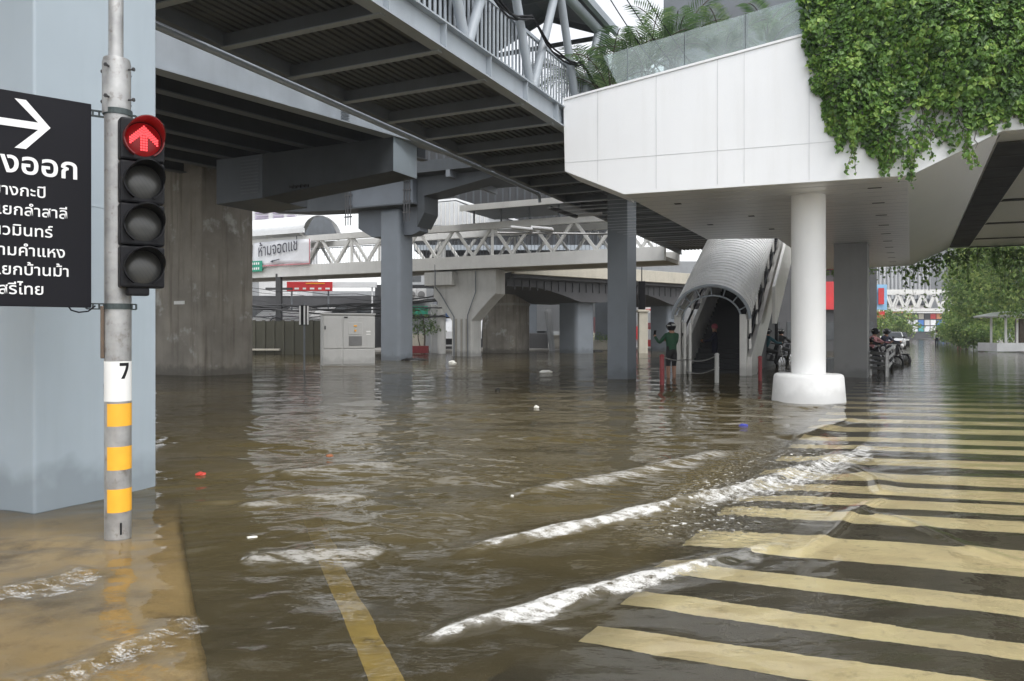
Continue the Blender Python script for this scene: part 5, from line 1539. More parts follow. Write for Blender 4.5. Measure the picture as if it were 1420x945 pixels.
# ---- palms and shrubs on the terrace
def palm(loc, nfr, L, label, seed, droop=1.0, stem=1.1):
    r = random.Random(seed)
    root = thing('palm', label, 'palm', loc, 0, 'palms on the terrace')
    verts = []; faces = []; shade = []
    mbt = MB()
    for k in range(3):
        o = V(r.uniform(-.12, .12), r.uniform(-.12, .12), 0); mbt.path([Vector(loc) + o, Vector(loc) + o * 1.5 + Z * stem], [.035, .022], 8)
    mbt.build('stem', M_bark, root)
    mbr = MB()
    for k in range(nfr):
        az = 2 * math.pi * k / nfr + r.uniform(-.3, .3); el0 = r.uniform(.75, 1.35)
        p = Vector(loc) + Z * stem * r.uniform(.8, 1.1); pts = [p.copy()]; el = el0; seg = L * r.uniform(.8, 1.15) / 16
        tone = r.uniform(.2, .75)
        for j in range(16):
            dv = V(math.cos(az) * math.cos(el), math.sin(az) * math.cos(el), math.sin(el))
            p = p + dv * seg; el -= (0.045 + .006 * j) * droop; pts.append(p.copy())
            if j >= 2:
                side = dv.cross(Z).normalized(); upv = side.cross(dv)
                ll = L * .30 * (1 - ((j - 8) / 10.5) ** 2) + .03
                for s_ in (-1, 1):
                    for h_ in (0, .5):
                        b = p + dv * seg * h_
                        tip = b + (side * s_ * .8 + dv * .62 - Z * .22 + upv * .12).normalized() * ll * r.uniform(.85, 1.1)
                        wv = dv * .017
                        i0 = len(verts); m_ = b.lerp(tip, .5) + upv * .03
                        verts += [b - wv * .5, m_ - wv, tip, m_ + wv]
                        faces.append((i0, i0 + 1, i0 + 2, i0 + 3)); shade += [min(1, max(0, tone + r.gauss(0, .12)))] * 4
        mbr.path(pts, [.010] * 16 + [.003], 4)
    mbr.build('frond_stalks', M_bark, root)
    np_mesh('fronds', np.array([tuple(v) for v in verts]), np.array(faces), M_palm, root, {'shade': ('POINT', np.array(shade))})
    return root
palm(V(2.0, 15.4, 5.1), 13, 1.5, 'dark palm at the left end of the terrace beside the skywalk', 1, 1.1, 1.0)
palm(V(1.75, 16.6, 5.1), 12, 1.6, 'palm in the shade under the skywalk roof end', 8, 1.1, 1.1)
palm(V(2.75, 15.3, 5.1), 12, 1.4, 'palm behind the first glass panes with its fronds above the rail', 2, 1.0, 1.5)
palm(V(3.35, 15.6, 5.1), 13, 1.5, 'tallest palm with bright fronds behind the glass balustrade', 3, .9, 1.75)
palm(V(4.3, 15.4, 5.1), 11, 1.2, 'low palm left of the dark balustrade post', 4, 1.0, 1.5)
palm(V(5.05, 15.0, 5.2), 10, 1.1, 'palm right of the dark balustrade post', 5, 1.0, 1.75)
for i, (x, y, r_, lb) in enumerate([(3.2, 14.9, .55, 'pale round shrub behind the left glass panes'), (4.3, 14.6, .6, 'loose green shrub behind the middle glass pane'), (5.3, 14.2, .65, 'bright shrub behind the glass next to the ivy')]):
    sh_ = thing('shrub', lb, 'shrub', V(x, y, 5.1), 0, 'shrubs behind the glass balustrade')
    crown(sh_, [((x, y, 5.7), r_, .45, .62)], 700, 0.075, M_palm, 'foliage', 20 + i)
    mb = MB(); mb.path([V(x, y, 5.1), V(x + .03, y, 5.8)], [.03, .012], 6); mb.build('stem', M_bark, sh_)

# ---- trees along the right bank
def tree(name, label, base, h_, blobs, n, size, seed, group='trees on the right bank', rad=.16):
    root = thing(name, label, 'tree', base, 0, group); r = random.Random(seed)
    mb = MB(); b = Vector(base); tp_ = b + V(r.uniform(-.3, .3), r.uniform(-.3, .3), h_ * .62)
    mb.path([b - Z * .3, b.lerp(tp_, .5) + V(r.uniform(-.15, .15), 0, 0), tp_], [rad, rad * .8, rad * .5], 10)
    for bl in blobs:
        c = Vector(bl[0]); mb.path([b.lerp(tp_, .65), b.lerp(c, .75) + Z * .3, c], [rad * .5, rad * .3, rad * .08], 7)
    mb.build('trunk', M_bark, root, smooth=True)
    crown(root, [((Vector(c)[0], Vector(c)[1], Vector(c)[2]), a, b_, d_) for c, a, b_, d_ in blobs], n, size, M_tree, 'crown', seed)
    return root
def tb(px, py, Y): 
    p = A(px, py, Y); return p
def mk(px0, Y, lst, label, n, size, seed, name='tree'):
    base = V((px0 - CX) / F * Y, Y, .05)
    blobs = [(tb(px, py, Y + dy), rx, ry, rz) for (px, py, dy, rx, ry, rz) in lst]
    h_ = max(b[0].z for b in blobs)
    tree(name, label, base, h_, blobs, n, size, seed)
mk(1462, 48, [(1395, 350, 0, 2.6, 2.4, 2.0), (1425, 330, -2, 2.6, 2.4, 2.0), (1430, 400, -1, 2.4, 2.2, 1.8), (1385, 395, 2, 1.8, 2, 1.5), (1470, 370, 0, 3, 3, 2.5)], 'nearest leafy tree leaning over the white pavilion', 11000, .22, 31)
mk(1362, 58, [(1366, 370, 0, 2.2, 2.4, 2.0), (1380, 330, 1, 2.4, 2.6, 2.2), (1358, 410, -1, 1.7, 2, 1.6), (1368, 425, 1, 1.9, 2, 1.5)], 'tall bright green tree on the right bank behind the pavilion', 9000, .25, 32)
mk(1340, 78, [(1342, 395, 0, 1.6, 2.5, 2.2), (1352, 360, 0, 2.0, 2.5, 2.2), (1338, 432, -2, 1.5, 2, 1.5)], 'tree whose branches cover the end of the far footbridge', 6000, .30, 33)
mk(1362, 86, [(1360, 380, 0, 4, 3, 4), (1385, 340, 0, 4, 3, 4), (1350, 435, 0, 3, 3, 2.4), (1390, 430, 0, 4, 3, 3)], 'dark broad tree filling the gap behind the bank trees', 6500, .40, 34)
mk(1440, 70, [(1415, 420, 0, 3, 3, 2.4), (1440, 360, 0, 4, 3, 4), (1470, 420, 0, 4, 3, 3)], 'dense tree directly behind the white pavilion roof', 6500, .34, 35)
mk(1238, 100, [(1236, 445, 0, 2.0, 2, 1.8), (1226, 452, 0, 1.6, 2, 1.4), (1250, 448, 0, 1.8, 2, 1.5)], 'small tree on the left side below the far footbridge', 2600, .32, 36)
mk(1216, 70, [(1216, 445, 0, 1.0, 1, 1.0), (1222, 452, 0, .8, .8, .7)], 'young tree beside the far waiting cars', 700, .18, 37)
for i, (px, py, Y, rx, rz, lb) in enumerate([(1340, 463, 58, 1.3, .75, 'clipped round bush at the left end of the bank'), (1358, 465, 55, 1.0, .7, 'small clipped bush between round bush and pavilion'),
                                   (1330, 458, 72, 1.9, 1.2, 'pale loose bush behind the clipped bushes'), (1313, 462, 90, 1.6, 1.0, 'far dark bush where the bank begins'), (1385, 452, 62, 3.0, 1.7, 'large dark bush filling the gap behind the pavilion'), (1350, 448, 66, 2.4, 1.6, 'large leafy bush behind the clipped bushes'), (1425, 455, 60, 2.6, 1.6, 'dark bush right behind the pavilion posts')]):
    c = A(px, py, Y); sh_ = thing('bush', lb, 'bush', V(c.x, c.y, .08), 0, 'bushes on the right bank')
    crown(sh_, [((c.x, c.y, max(.5, c.z)), rx, rx, rz)], 2600, .17, M_tree, 'foliage', 60 + i)
    mb = MB(); mb.path([V(c.x, c.y, 0), V(c.x, c.y, .6)], [.06, .03], 6); mb.build('stem', M_bark, sh_)
# left background shrubs / small street tree
c = A(588, 455, 46)
tr_ = thing('tree', 'slim street tree with thin crown between the T-shaped column and the white pier', 'tree', V(c.x, c.y, .1))
crown(tr_, [((A(585, 440, 46)), 1.0, .8, .7), ((A(600, 450, 46)), .8, .7, .6), (A(578, 455, 46), .6, .6, .4)], 700, .13, M_palm, 'crown', 44)
mb = MB()
mb.path([V(c.x, c.y, -.2), V(c.x + .05, c.y, 1), A(587, 440, 46)], [.06, .05, .02], 7); mb.path([V(c.x - .1, c.y, -.2), V(c.x - .35, c.y, .9), A(578, 450, 46)], [.04, .03, .015], 7); mb.build('trunk', M_bark, tr_)

# ================================================================== BACKGROUND
def block(name, label, px0, px1, Y, ztop, depth, mat, cat='building', group=None, rz=None, z0=-.2):
    a = V((px0 - CX) / F * Y, Y, 0); b = V((px1 - CX) / F * Y, Y, 0)
    root = thing(name, label, cat, (a + b) / 2, 0, group)
    mb = MB(); mb.box((a + b) / 2 + V(0, depth / 2, (ztop + z0) / 2), (b - a).length, depth, ztop - z0); mb.build('wall', mat, root)
    return root, a, b
def windows(root, a, b, z0, z1, rows, cols, mat=None, frame=True, fill=.6):
    mat = mat or M_window; wv = b - a
    for i in range(rows):
        for j in range(cols):
            c = a + wv * ((j + .5) / cols) + V(0, -.03, z0 + (z1 - z0) * (i + .5) / rows)
            mb = MB(); mb.box(c, wv.length / cols * fill, .06, (z1 - z0) / rows * fill); w_ = mb.build('window', mat, root)
# olive boundary wall with tin roofs, far left gap
OW, a, b = block('boundary_wall', 'dark olive boundary wall below the tin roofs behind the sign post', 300, 446, 44.5, 1.95, .3, M_olive, 'wall')
mb = MB()
for k in range(12): mb.box(a.lerp(b, k / 11) + V(0, -.06, .9), .16, .12, 2.2)
mb.build('pilaster', M_olive, OW)
mb = MB(); mb.box((a + b) / 2 + V(-1.2, -.25, .28), (b - a).length * .62, .25, .10); mb.build('ledge', M_wall_cream, OW)
for i, (px0, px1, y0, y1, Y, lb) in enumerate([(345, 420, 447, 432, 47, 'rusty pale tin roof left of the utility pole'), (385, 450, 445, 428, 50, 'pale tin roof right of the utility pole behind the wall')]):
    a_ = A(px0, y0, Y); b_ = A(px1, y0, Y); zt2 = A(px0, y1, Y + 3).z
    root = thing('tin_shed', lb, 'shed', V((a_.x + b_.x) / 2, Y, 0), 0, 'tin roofed sheds behind the wall')
    mb = MB(); mb.prism([a_, b_, V(b_.x, Y + 3, zt2), V(a_.x, Y + 3, zt2)], (0, 0, .06))
    for k in range(16):
        f = k / 15; mb.beam(a_.lerp(b_, f) + Z * .07, V(a_.lerp(b_, f).x, Y + 3, zt2 + .07), .06, .04)
    mb.build('roof', M_tin, root)
    mb = MB(); mb.box(V((a_.x + b_.x) / 2, Y + 1.8, a_.z / 2), b_.x - a_.x, 2.4, a_.z); mb.build('wall', M_wall_dark, root)
# utility pole with hanging coil
q = A(387, 490, 45.5); q.z = 0
UP = thing('utility_pole', 'dark utility pole standing before the olive wall, a cable coil on it', 'pole', q)
mb = MB(); mb.box(q + Z * 2.2, .34, .34, 5.2); mb.build('pole', M_dark, UP, bevel=.03)
mb = MB(); cpt = q + V(-.1, -.25, 1.75); mb.path([cpt + V(.42 * math.cos(t_), 0, .42 * math.sin(t_)) for t_ in np.linspace(0, 6.2, 20)], .035, 6); mb.build('cable_coil', M_black, UP)
mb = MB(); mb.box(q + Z * 3.9, 1.6, .14, .14); mb.box(q + Z * 3.4, 1.3, .12, .12); mb.build('crossarm', M_dark, UP)
# cable bundles
CB = thing('overhead_cables', 'tangle of sagging black cables strung along the street under the footbridge', 'cables', V(-13, 45, 2.5))
for k in range(13):
    z0, z1 = random.uniform(2.3, 4.4), random.uniform(2.0, 4.0); sg = random.uniform(.2, .7); yy = 45.2 + random.uniform(-.5, .8)
    mb = MB(); mb.path([V(-20 + 16.5 * j / 20, yy, z0 + (z1 - z0) * j / 20 - sg * 4 * (j / 20) * (1 - j / 20) + .06 * math.sin(j * 1.7 + k)) for j in range(21)], random.choice([.015, .02, .03, .045]), 5); mb.build('cable', M_dark, CB)
# dark shophouse row behind
R1, a, b = block('shophouse', 'dark shophouse row behind the cables and tin roofs', 300, 520, 58, 4.1, 8, M_wall_dark)
windows(R1, a, b, .6, 3.6, 2, 7)
R2, a, b = block('market_hall', 'long dim market hall behind the white bridge pier', 520, 760, 62, 5.2, 10, M_wall_dark)
windows(R2, a, b, .4, 3.0, 1, 9)
mb = MB(); mb.beam(a + V(0, -.5, 3.9), b + V(0, -.5, 3.9), 1.2, .15); mb.build('awning', M_tin, R2)
R3, a, b = block('corrugated_hoarding', 'pale corrugated hoarding behind the flyover columns', 735, 850, 60, 4.4, .2, M_clad, 'hoarding', z0=1.4)
mb = MB()
for k in range(45): mb.box(a.lerp(b, k / 44) + V(0, -.05, 2.9), .05, .08, 2.9)
mb.build('corrugation', M_clad, R3)
mb = MB()
for k in range(6): mb.box(a.lerp(b, k / 5) + V(0, .2, .6), .15, .15, 1.8)
mb.build('support_posts', M_steel_dark, R3)
R4, a, b = block('shophouse', 'grey shophouse with red shutters right of the central column', 850, 1010, 66, 7.5, 9, M_wall_grey)
windows(R4, a, b, 3.6, 6.6, 2, 6); windows(R4, a, b, .3, 2.2, 1, 6, M_red)
R5, a, b = block('shop_building', 'shop building with red fascia seen past the white round column', 1060, 1216, 52, 6.4, 9, M_wall_dark)
mb = MB(); mb.box(a.lerp(b, .64) + V(0, -.2, 3.8), 2.6, .3, 1.9); mb.build('fascia_board', M_red, R5)
mb = MB(); mb.box(a.lerp(b, .64) + V(0, -.2, 6.9), 1.9, .3, 2.6); mb.build('fascia_board', M_red, R5)
windows(R5, a, b, .4, 2.4, 1, 6)
ER, a, b = block('deck_backing', 'added dark block on legs standing in for the deck behind the white footbridge', 575, 870, 54, 16.5, 6, M_esc_in, z0=7.1)  # added block standing in for the dark upper deck
mb = MB()
for k in range(30): mb.box(a.lerp(b, k / 29) + V(0, -.06, 11.6), .12, .12, 8.6)
mb.build('mullions', M_xhead, ER)
mb = MB(); mb.beam(a + V(0, -.2, 7.3), b + V(0, -.2, 7.3), .4, .35); mb.build('edge_beam', M_steel, ER)
for k in range(3):
    mb = MB(); q = a.lerp(b, (.2, .55, .9)[k]); mb.box(q + V(0, 3, 3.4), .9, .9, 7.6); mb.build('leg', M_steelcol, ER)
# red banner board and white band
q0, q1 = A(398, 404, 52), A(461, 391, 52)
mb = MB(); mb.box((q0 + q1) / 2, q1.x - q0.x, .12, q1.z - q0.z); o = mb.build('shop_sign', M_red, None, bevel=.01); tag(o, 'long red shop sign with white marks below the footbridge', 'sign')
mb = MB()
for k in range(5): mb.box(q0.lerp(q1, .22 + .17 * k) * 1.0 + V(0, -.08, 0) + Z * (q0.z + .17 - (q0.lerp(q1, .22 + .17 * k)).z), .22 if k % 2 else .30, .02, .12)
mb.build('white_marks', M_letter, o)
mb = MB(); mb.box((q0 + q1) / 2 + V(.4, -.08, .2), 1.3, .02, .07); mb.build('yellow_marks', M_yellow, o)
mb = MB(); mb.tube(V(q0.x + .3, 52.1, -.2), V(q0.x + .3, 52.1, q1.z), .06, n=8); mb.tube(V(q1.x - .3, 52.1, -.2), V(q1.x - .3, 52.1, q1.z), .06, n=8); mb.build('support_post', M_steel_dark, o)
q0, q1 = A(461, 399, 53), A(522, 391.5, 53)
mb = MB(); mb.box((q0 + q1) / 2, q1.x - q0.x, .4, (q1.z - q0.z)); mb.tube(V(q1.x - .3, 53, -.2), V(q1.x - .3, 53, q1.z), .06, n=8); o = mb.build('shop_canopy', M_roof_white, None); tag(o, 'white canopy edge beside the long red shop sign', 'canopy')
# air conditioners and shop front between T column and Y pier
SF, a, b = block('small_shop', 'small shop with green sign and air conditioners left of the white pier', 566, 600, 52, 4.3, 3, M_wall_grey)
for k, (px, py) in enumerate(((572, 409), (585, 409))):
    c = A(px, py, 51.6); mb = MB(); mb.box(c, .62, .5, .82); ac = mb.build('air_conditioner', M_lamp_body, SF, bevel=.03)
    mb = MB(); mb.lathe(c + V(0, -.26, 0), [(.24, 0), (.24, .03), (.05, .04)], 18, axis=(0, -1, 0)); mb.build('fan_grille', M_cab_dark, ac)
mb = MB(); c = A(580, 431, 51.7); mb.box(c, 1.3, .2, .62); mb.build('sign_board', M_green_sign, SF)
mb = MB(); c = A(577, 474, 51.9); mb.box(c, 1.1, .15, 1.1); mb.build('lower_panel', M_wall_cream, SF)
mb = MB(); c = A(615, 425, 55); mb.box(c, .75, .2, 1.6); mb.tube(V(c.x, 55.2, -.2), V(c.x, 55.2, c.z), .07, n=8); o = mb.build('shop_sign', M_blue, None); tag(o, 'upright blue shop sign left of the white pier', 'sign')
q = A(604, 490, 47); q.z = 0
mb = MB(); mb.box(q + Z * 1.4, .55, .5, 3.2); o = mb.build('gate_post', M_wall_white, None, bevel=.04); tag(o, 'pale square post beside the slim street tree', 'post')
q = A(578, 489, 45.6); q.z = .1
mb = MB(); mb.box(q + Z * .15, 1.4, .5, .45); o = mb.build('planter', M_redpost, None, bevel=.03); tag(o, 'low dark red planter under the slim street tree', 'planter')
# white kiosk with awning
KI = thing('kiosk', 'white kiosk with rounded awning and dark counter behind the white pier', 'kiosk', V(-3.7, 54, 0))
mb = MB(); a = A(612, 462, 54); b = A(668, 462, 54); mb.prism([a, b, b + V(0, 1.5, .95), a + V(0, 1.5, .95)], (0, 0, .12)); mb.box((a + b) / 2 + V(0, -.02, -.15), b.x - a.x, .06, .5); mb.build('awning', M_roof_white, KI)
mb = MB(); mb.box(V((a.x + b.x) / 2, 55, .5), b.x - a.x - .3, 1.2, 1.2); mb.build('counter', M_wall_dark, KI)
mb = MB(); mb.box(V((a.x + b.x) / 2, 54.3, .35), b.x - a.x - .5, .12, .12); mb.build('shelf', M_wall_white, KI)
# concrete booth + leaning pipe, banners, planters
q = W(771, 486)
BO = thing('concrete_booth', 'small pale concrete booth left of the rounded flyover column', 'booth', q)
mb = MB(); mb.box(q + Z * .42 + V(0, .4, 0), .75, .8, 1.2); mb.build('body', M_concrete2, BO, bevel=.03)
mb = MB(); mb.box(q + Z * 1.06 + V(0, .4, 0), .95, 1.0, .1); mb.build('lid', M_concrete2, BO, bevel=.02)
mb = MB(); mb.tube(A(757, 432, 53), A(764, 472, 53) - Z * .8, .11, n=8); mb.beam(A(760, 428, 53.4), A(766, 470, 53.4) - Z * .9, .4, .15); o = mb.build('leaning_post', M_wall_grey, None); tag(o, 'leaning grey post behind the concrete booth', 'post')
q = A(745, 478, 56)
mb = MB(); mb.box(V(q.x, 56.5, .55), 1.6, 1.2, 1.4); o = mb.build('market_stall', M_dark, None, bevel=.05); tag(o, 'dark market stall at the foot of the beige pier', 'stall')
for i, (px, m_) in enumerate(((819, M_wall_white), (826, M_cloth_pink), (833, M_banner), (840, M_red))):
    a = A(px - 3, 462, 57); b = A(px + 3, 440, 57)
    mb = MB(); mb.box((a + b) / 2, b.x - a.x, .04, b.z - a.z); mb.tube(V((a.x + b.x) / 2, 57.05, -.1), V((a.x + b.x) / 2, 57.05, b.z + .1), .03, n=6)
    o = mb.build('street_banner', m_, None); tag(o, ['white upright banner just right of the rounded flyover column', 'pink upright banner beside the white one', 'pale upright banner, third from the rounded column', 'red upright banner touching the central column'][i], 'banner', 'upright banners by the planters')
a = A(810, 477, 55); b = A(845, 477, 55)
mb = MB(); mb.box((a + b) / 2 + V(0, .3, -.1), b.x - a.x, .6, .7); o = mb.build('planter', M_wall_cream, None, bevel=.03); tag(o, 'long cream planter below the upright banners', 'planter')
hd = thing('hedge', 'low green hedge in the cream planter', 'hedge', (a + b) / 2)
crown(hd, [((a.lerp(b, .2) + V(0, .3, .35)), .5, .3, .3), ((a.lerp(b, .5) + V(0, .3, .4)), .5, .3, .35), ((a.lerp(b, .8) + V(0, .3, .3)), .5, .3, .3)], 600, .1, M_tree, 'foliage', 70)
# right of the central column: beige pillar, round red and white sign, red stall, signal back
q = A(892, 490, 47); q.z = 0
mb = MB(); mb.box(q + V(0, .2, 1.0), .55, .55, 3.2); mb.box(q + V(0, .2, 2.62), .75, .75, .14); o = mb.build('gate_post', M_wall_cream, None, bevel=.03); tag(o, 'beige gate post right of the central blue-grey column', 'post')
q = A(890, 410, 40)
mb = MB(); mb.box(q, .34, .3, 1.5); o = mb.build('hanging_signal', M_black, None, bevel=.03); tag(o, 'black signal box hanging beside the central column', 'signal')
mb = MB(); mb.tube(q + Z * .7, q + Z * 1.6, .03, n=6); mb.build('hanger', M_black, o)
q = A(903, 424, 62)
mb = MB(); mb.box(q, 1.3, .2, 1.2); mb.tube(V(q.x, 62.1, -.1), q, .08, n=8); o = mb.build('shop_sign', M_letter, None); tag(o, 'white and red shop sign right of the beige gate post', 'sign')
mb = MB()
for k in range(3): mb.box(q + V(-.08, -.12, .35 - .35 * k), .8, .03, .14)
mb.build('red_marks', M_red, o)
q = A(905, 482, 56); q.z = .2
ST_ = thing('market_stall', 'red market stall behind the person in green', 'stall', q)
mb = MB(); mb.box(q + Z * .3, 1.4, .9, .5); mb.build('counter', M_red, ST_, bevel=.03)
mb = MB(); mb.prism([q + V(-.9, -.6, 1.35), q + V(.9, -.6, 1.25), q + V(.9, .6, 1.7), q + V(-.9, .6, 1.8)], (0, 0, .05)); mb.build('awning', M_red, ST_)
for x in (-.7, .7):
    mb = MB(); mb.tube(q + V(x, -.4, 0), q + V(x, -.4, 1.4), .03, n=6); mb.build('pole', M_galv, ST_)
q = W(925, 487)
mb = MB(); mb.prism([q + V(-.8, 0, -.1), q + V(.7, 0, -.1), q + V(.95, 0, .22), q + V(-.9, 0, .16)], V(0, .7, 0)); o = mb.build('rowing_boat', M_wall_white, None, bevel=.06); tag(o, 'small white boat behind the person in green', 'boat')

# ---- far down the right street
FF = thing('footbridge', 'distant white truss footbridge over the flooded street on the right', 'footbridge', A(1225, 462, 125))
Y = 118
xl, xr = (1228 - CX) / F * Y, (1345 - CX) / F * Y
zlo, zhi = EYE + (462 - 430) * Y / F, EYE + (462 - 405) * Y / F
for off in (0, 3):
    mb = MB(); mb.box(V((xl + xr) / 2, Y + off, zlo), xr - xl, .5, .45); mb.build('lower_girder', M_bridge_white, FF)
    mb = MB(); mb.box(V((xl + xr) / 2, Y + off, zhi), xr - xl, .5, .7); mb.build('top_chord', M_bridge_white, FF)
    nb = 7; st = (xr - xl) / nb
    for k in range(nb):
        for (x0, z0, x1, z1) in ((k * st, zhi - .3, (k + .5) * st, zlo + .2), ((k + .5) * st, zlo + .2, (k + 1) * st, zhi - .3)):
            mb = MB(); mb.beam(V(xl + x0, Y + off, z0), V(xl + x1, Y + off, z1), .2, .25); mb.build('diagonal', M_bridge_white, FF)
mb = MB(); mb.box(V((xl + xr) / 2, Y + 1.5, zlo - .1), xr - xl, 2.6, .15); mb.build('deck', M_concrete2, FF)
mb = MB(); mb.box(V(xl - .5, Y + 1.5, 2.5), 1.2, 1.2, 5.5); mb.build('pier', M_bridge_white, FF, bevel=.05)
mb = MB(); mb.box(V(xl - 1.6, Y + 1.5, zhi + .3), 3.4, 3.6, .4); mb.build('stair_roof', M_bridge_white, FF)
mb = MB(); mb.beam(V(xl - 2.6, Y - 6, .4), V(xl - .8, Y, zlo), 1.2, .4); mb.build('stair', M_bridge_white, FF)
BB = thing('billboard', 'red and pale blue advertising board on the left of the far street', 'billboard', A(1216, 465, 75))
a = A(1206, 430, 75); b = A(1229, 395, 75)
mb = MB(); mb.box((a + b) / 2, b.x - a.x, .3, b.z - a.z); bd = mb.build('board', pm('pale_blue_sheet', (.25, .48, .72), .5), BB)
mb = MB(); mb.box(A(1222, 411, 74.7), .55, .06, 1.6); mb.box(A(1211, 420, 74.7), .4, .06, .8); mb.build('red_panel', M_red, bd)
mb = MB(); mb.box(A(1216, 437, 74.6), 1.4, .3, .7); mb.build('lower_board', M_red, BB)
for px in (1209, 1225):
    mb = MB(); q = A(px, 462, 75.3); mb.tube(V(q.x, q.y, -.2), V(q.x, q.y, 3), .12, n=8); mb.build('leg', M_galv, BB)
# colourful shopfront closing the street
CS = thing('shopfront_wall', 'colourful glass shopfront with red, white and teal panels closing the street', 'shopfront', A(1280, 462, 150))
Y = 150; a = A(1256, 468, Y); b = A(1306, 434, Y)
mb = MB(); mb.box(V((a.x + b.x) / 2, Y + 2, (b.z - .2) / 2), b.x - a.x, 4, b.z + .2); mb.build('wall', M_wall_dark, CS)
mb = MB(); mb.box(V((a.x + b.x) / 2, Y - .4, b.z + .1), b.x - a.x + .6, 1.2, .4); mb.build('canopy', M_wall_white, CS)
cols = [M_red, M_dark, M_wall_cream, M_dark, M_red, M_orange, M_wall_white, M_banner, M_blue, M_wall_white, M_letter, M_blue, M_wall_cream, M_banner, M_teal, M_banner, M_letter, M_teal]
for j in range(3):
    for i in range(6):
        mb = MB(); c = V(a.x + (b.x - a.x) * (i + .5) / 6, Y - .1, b.z - .7 - 1.25 * j); mb.box(c, (b.x - a.x) / 6 * .86, .1, 1.05); mb.build('poster', cols[j * 6 + i], CS)
mb = MB(); mb.box(A(1308, 455, 130), 1.6, .2, 1.2); mb.tube(A(1308, 455, 130.2), V(A(1308, 455, 130.2).x, 130.2, -.2), .08, n=8); o = mb.build('shop_sign', M_blue, None); tag(o, 'blue sign right of the colourful shopfront', 'sign')
# pale office block behind
FBK, a, b = block('office_block', 'large hazy pale office block with ribbed facade behind the far footbridge', 1205, 1345, 190, 26, 20, M_white_panel)
for k in range(26):
    mb = MB(); mb.box(a.lerp(b, (k + .5) / 26) + V(0, -.3, 17.6), .28, .5, 16); mb.build('fin', M_wall_grey, FBK)
mb = MB(); mb.box((a + b) / 2 + V(0, -.2, 9.0), (b - a).length * .98, .5, 1.6); mb.build('window', M_window, FBK)
mb = MB(); mb.box((a + b) / 2 + V(0, -.2, 6.6), (b - a).length * .98, .5, 1.2); mb.build('band', M_orange, FBK)
# other city blocks, mostly hidden
for i, (p0_, p1_, Y, zt_, m_, lb) in enumerate([(330, 412, 130, 45, M_wall_white, 'high white apartment tower with lilac slats far behind the footbridge roof'), (-60, 330, 120, 18, M_wall_grey, 'grey city block far behind the stained pier'),
        (412, 560, 140, 9, M_wall_grey, 'low grey block far behind the T-shaped column'), (560, 800, 120, 13, M_wall_grey, 'wide grey city block far behind the flyover'), (800, 1060, 110, 11, M_wall_cream, 'cream city block far behind the escalator'),
        (1060, 1206, 120, 10, M_wall_grey, 'grey city block behind the far billboard'), (1345, 1700, 150, 20, M_wall_grey, 'grey city block hidden behind the bank trees'), (-700, -60, 130, 20, M_wall_cream, 'cream city block far to the left')]):
    rt, a, b = block('city_block', lb, p0_, p1_, Y, zt_, 14, m_)
    if i == 0:
        for k in range(16):
            for (f0_, f1_) in ((.3, .52), (.6, .78), (.84, .98)):
                mb = MB(); c = a.lerp(b, (f0_ + f1_) / 2) + V(0, -.2, 17 + 1.6 * k); 
                for q in range(4): mb.box(c + Z * (.36 * q), (b - a).length * (f1_ - f0_), .3, .17)
                mb.build('louvre', M_purple, rt)
    elif i < 6:
        windows(rt, a, b, 2, zt_ - 1, 3, 8)

# pavilion on the right bank
pq = A(1404, 470, 50); pq.z = .08
PAV = thing('pavilion', 'small white pavilion with slatted umbrella roof on the right bank', 'pavilion', pq)
mb = MB(); n = 18; vs = [pq + V(0, 0, 2.62)]
for ring, (rr, zz) in enumerate(((1.1, 2.55), (2.25, 2.28))):
    for j in range(n): vs.append(pq + V(rr * math.cos(2 * math.pi * j / n), rr * math.sin(2 * math.pi * j / n), zz))
fs = [(0, 1 + j, 1 + (j + 1) % n) for j in range(n)] + [(1 + j, 1 + n + j, 1 + n + (j + 1) % n, 1 + (j + 1) % n) for j in range(n)]
mb.add(vs, fs); rf = mb.build('roof', M_roof_white, PAV); rf.modifiers.new('thickness', 'SOLIDIFY').thickness = .05
mb = MB()
for j in range(n): mb.beam(pq + V(.2 * math.cos(2 * math.pi * j / n), .2 * math.sin(2 * math.pi * j / n), 2.52), pq + V(2.2 * math.cos(2 * math.pi * j / n), 2.2 * math.sin(2 * math.pi * j / n), 2.2), .05, .08)
mb.build('rafters', M_wall_white, rf)
for x, y in ((-.9, -.7), (-.3, -.9), (.35, -.9), (1.0, -.7), (-.9, .8), (1.0, .8)):
    mb = MB(); mb.tube(pq + V(x, y, 0), pq + V(x, y, 2.5), .075, n=10); mb.build('column', M_bridge_white, PAV)
mb = MB(); mb.box(pq + V(0, -1.0, .25), 3.4, .15, .55); mb.box(pq + V(-1.6, 0, .25), .15, 2.0, .55); mb.build('low_wall', M_wall_white, PAV)
mb = MB(); mb.box(pq + V(.9, .2, 1.1), .9, .5, 2.0); mb.build('notice_board', M_bark, PAV)

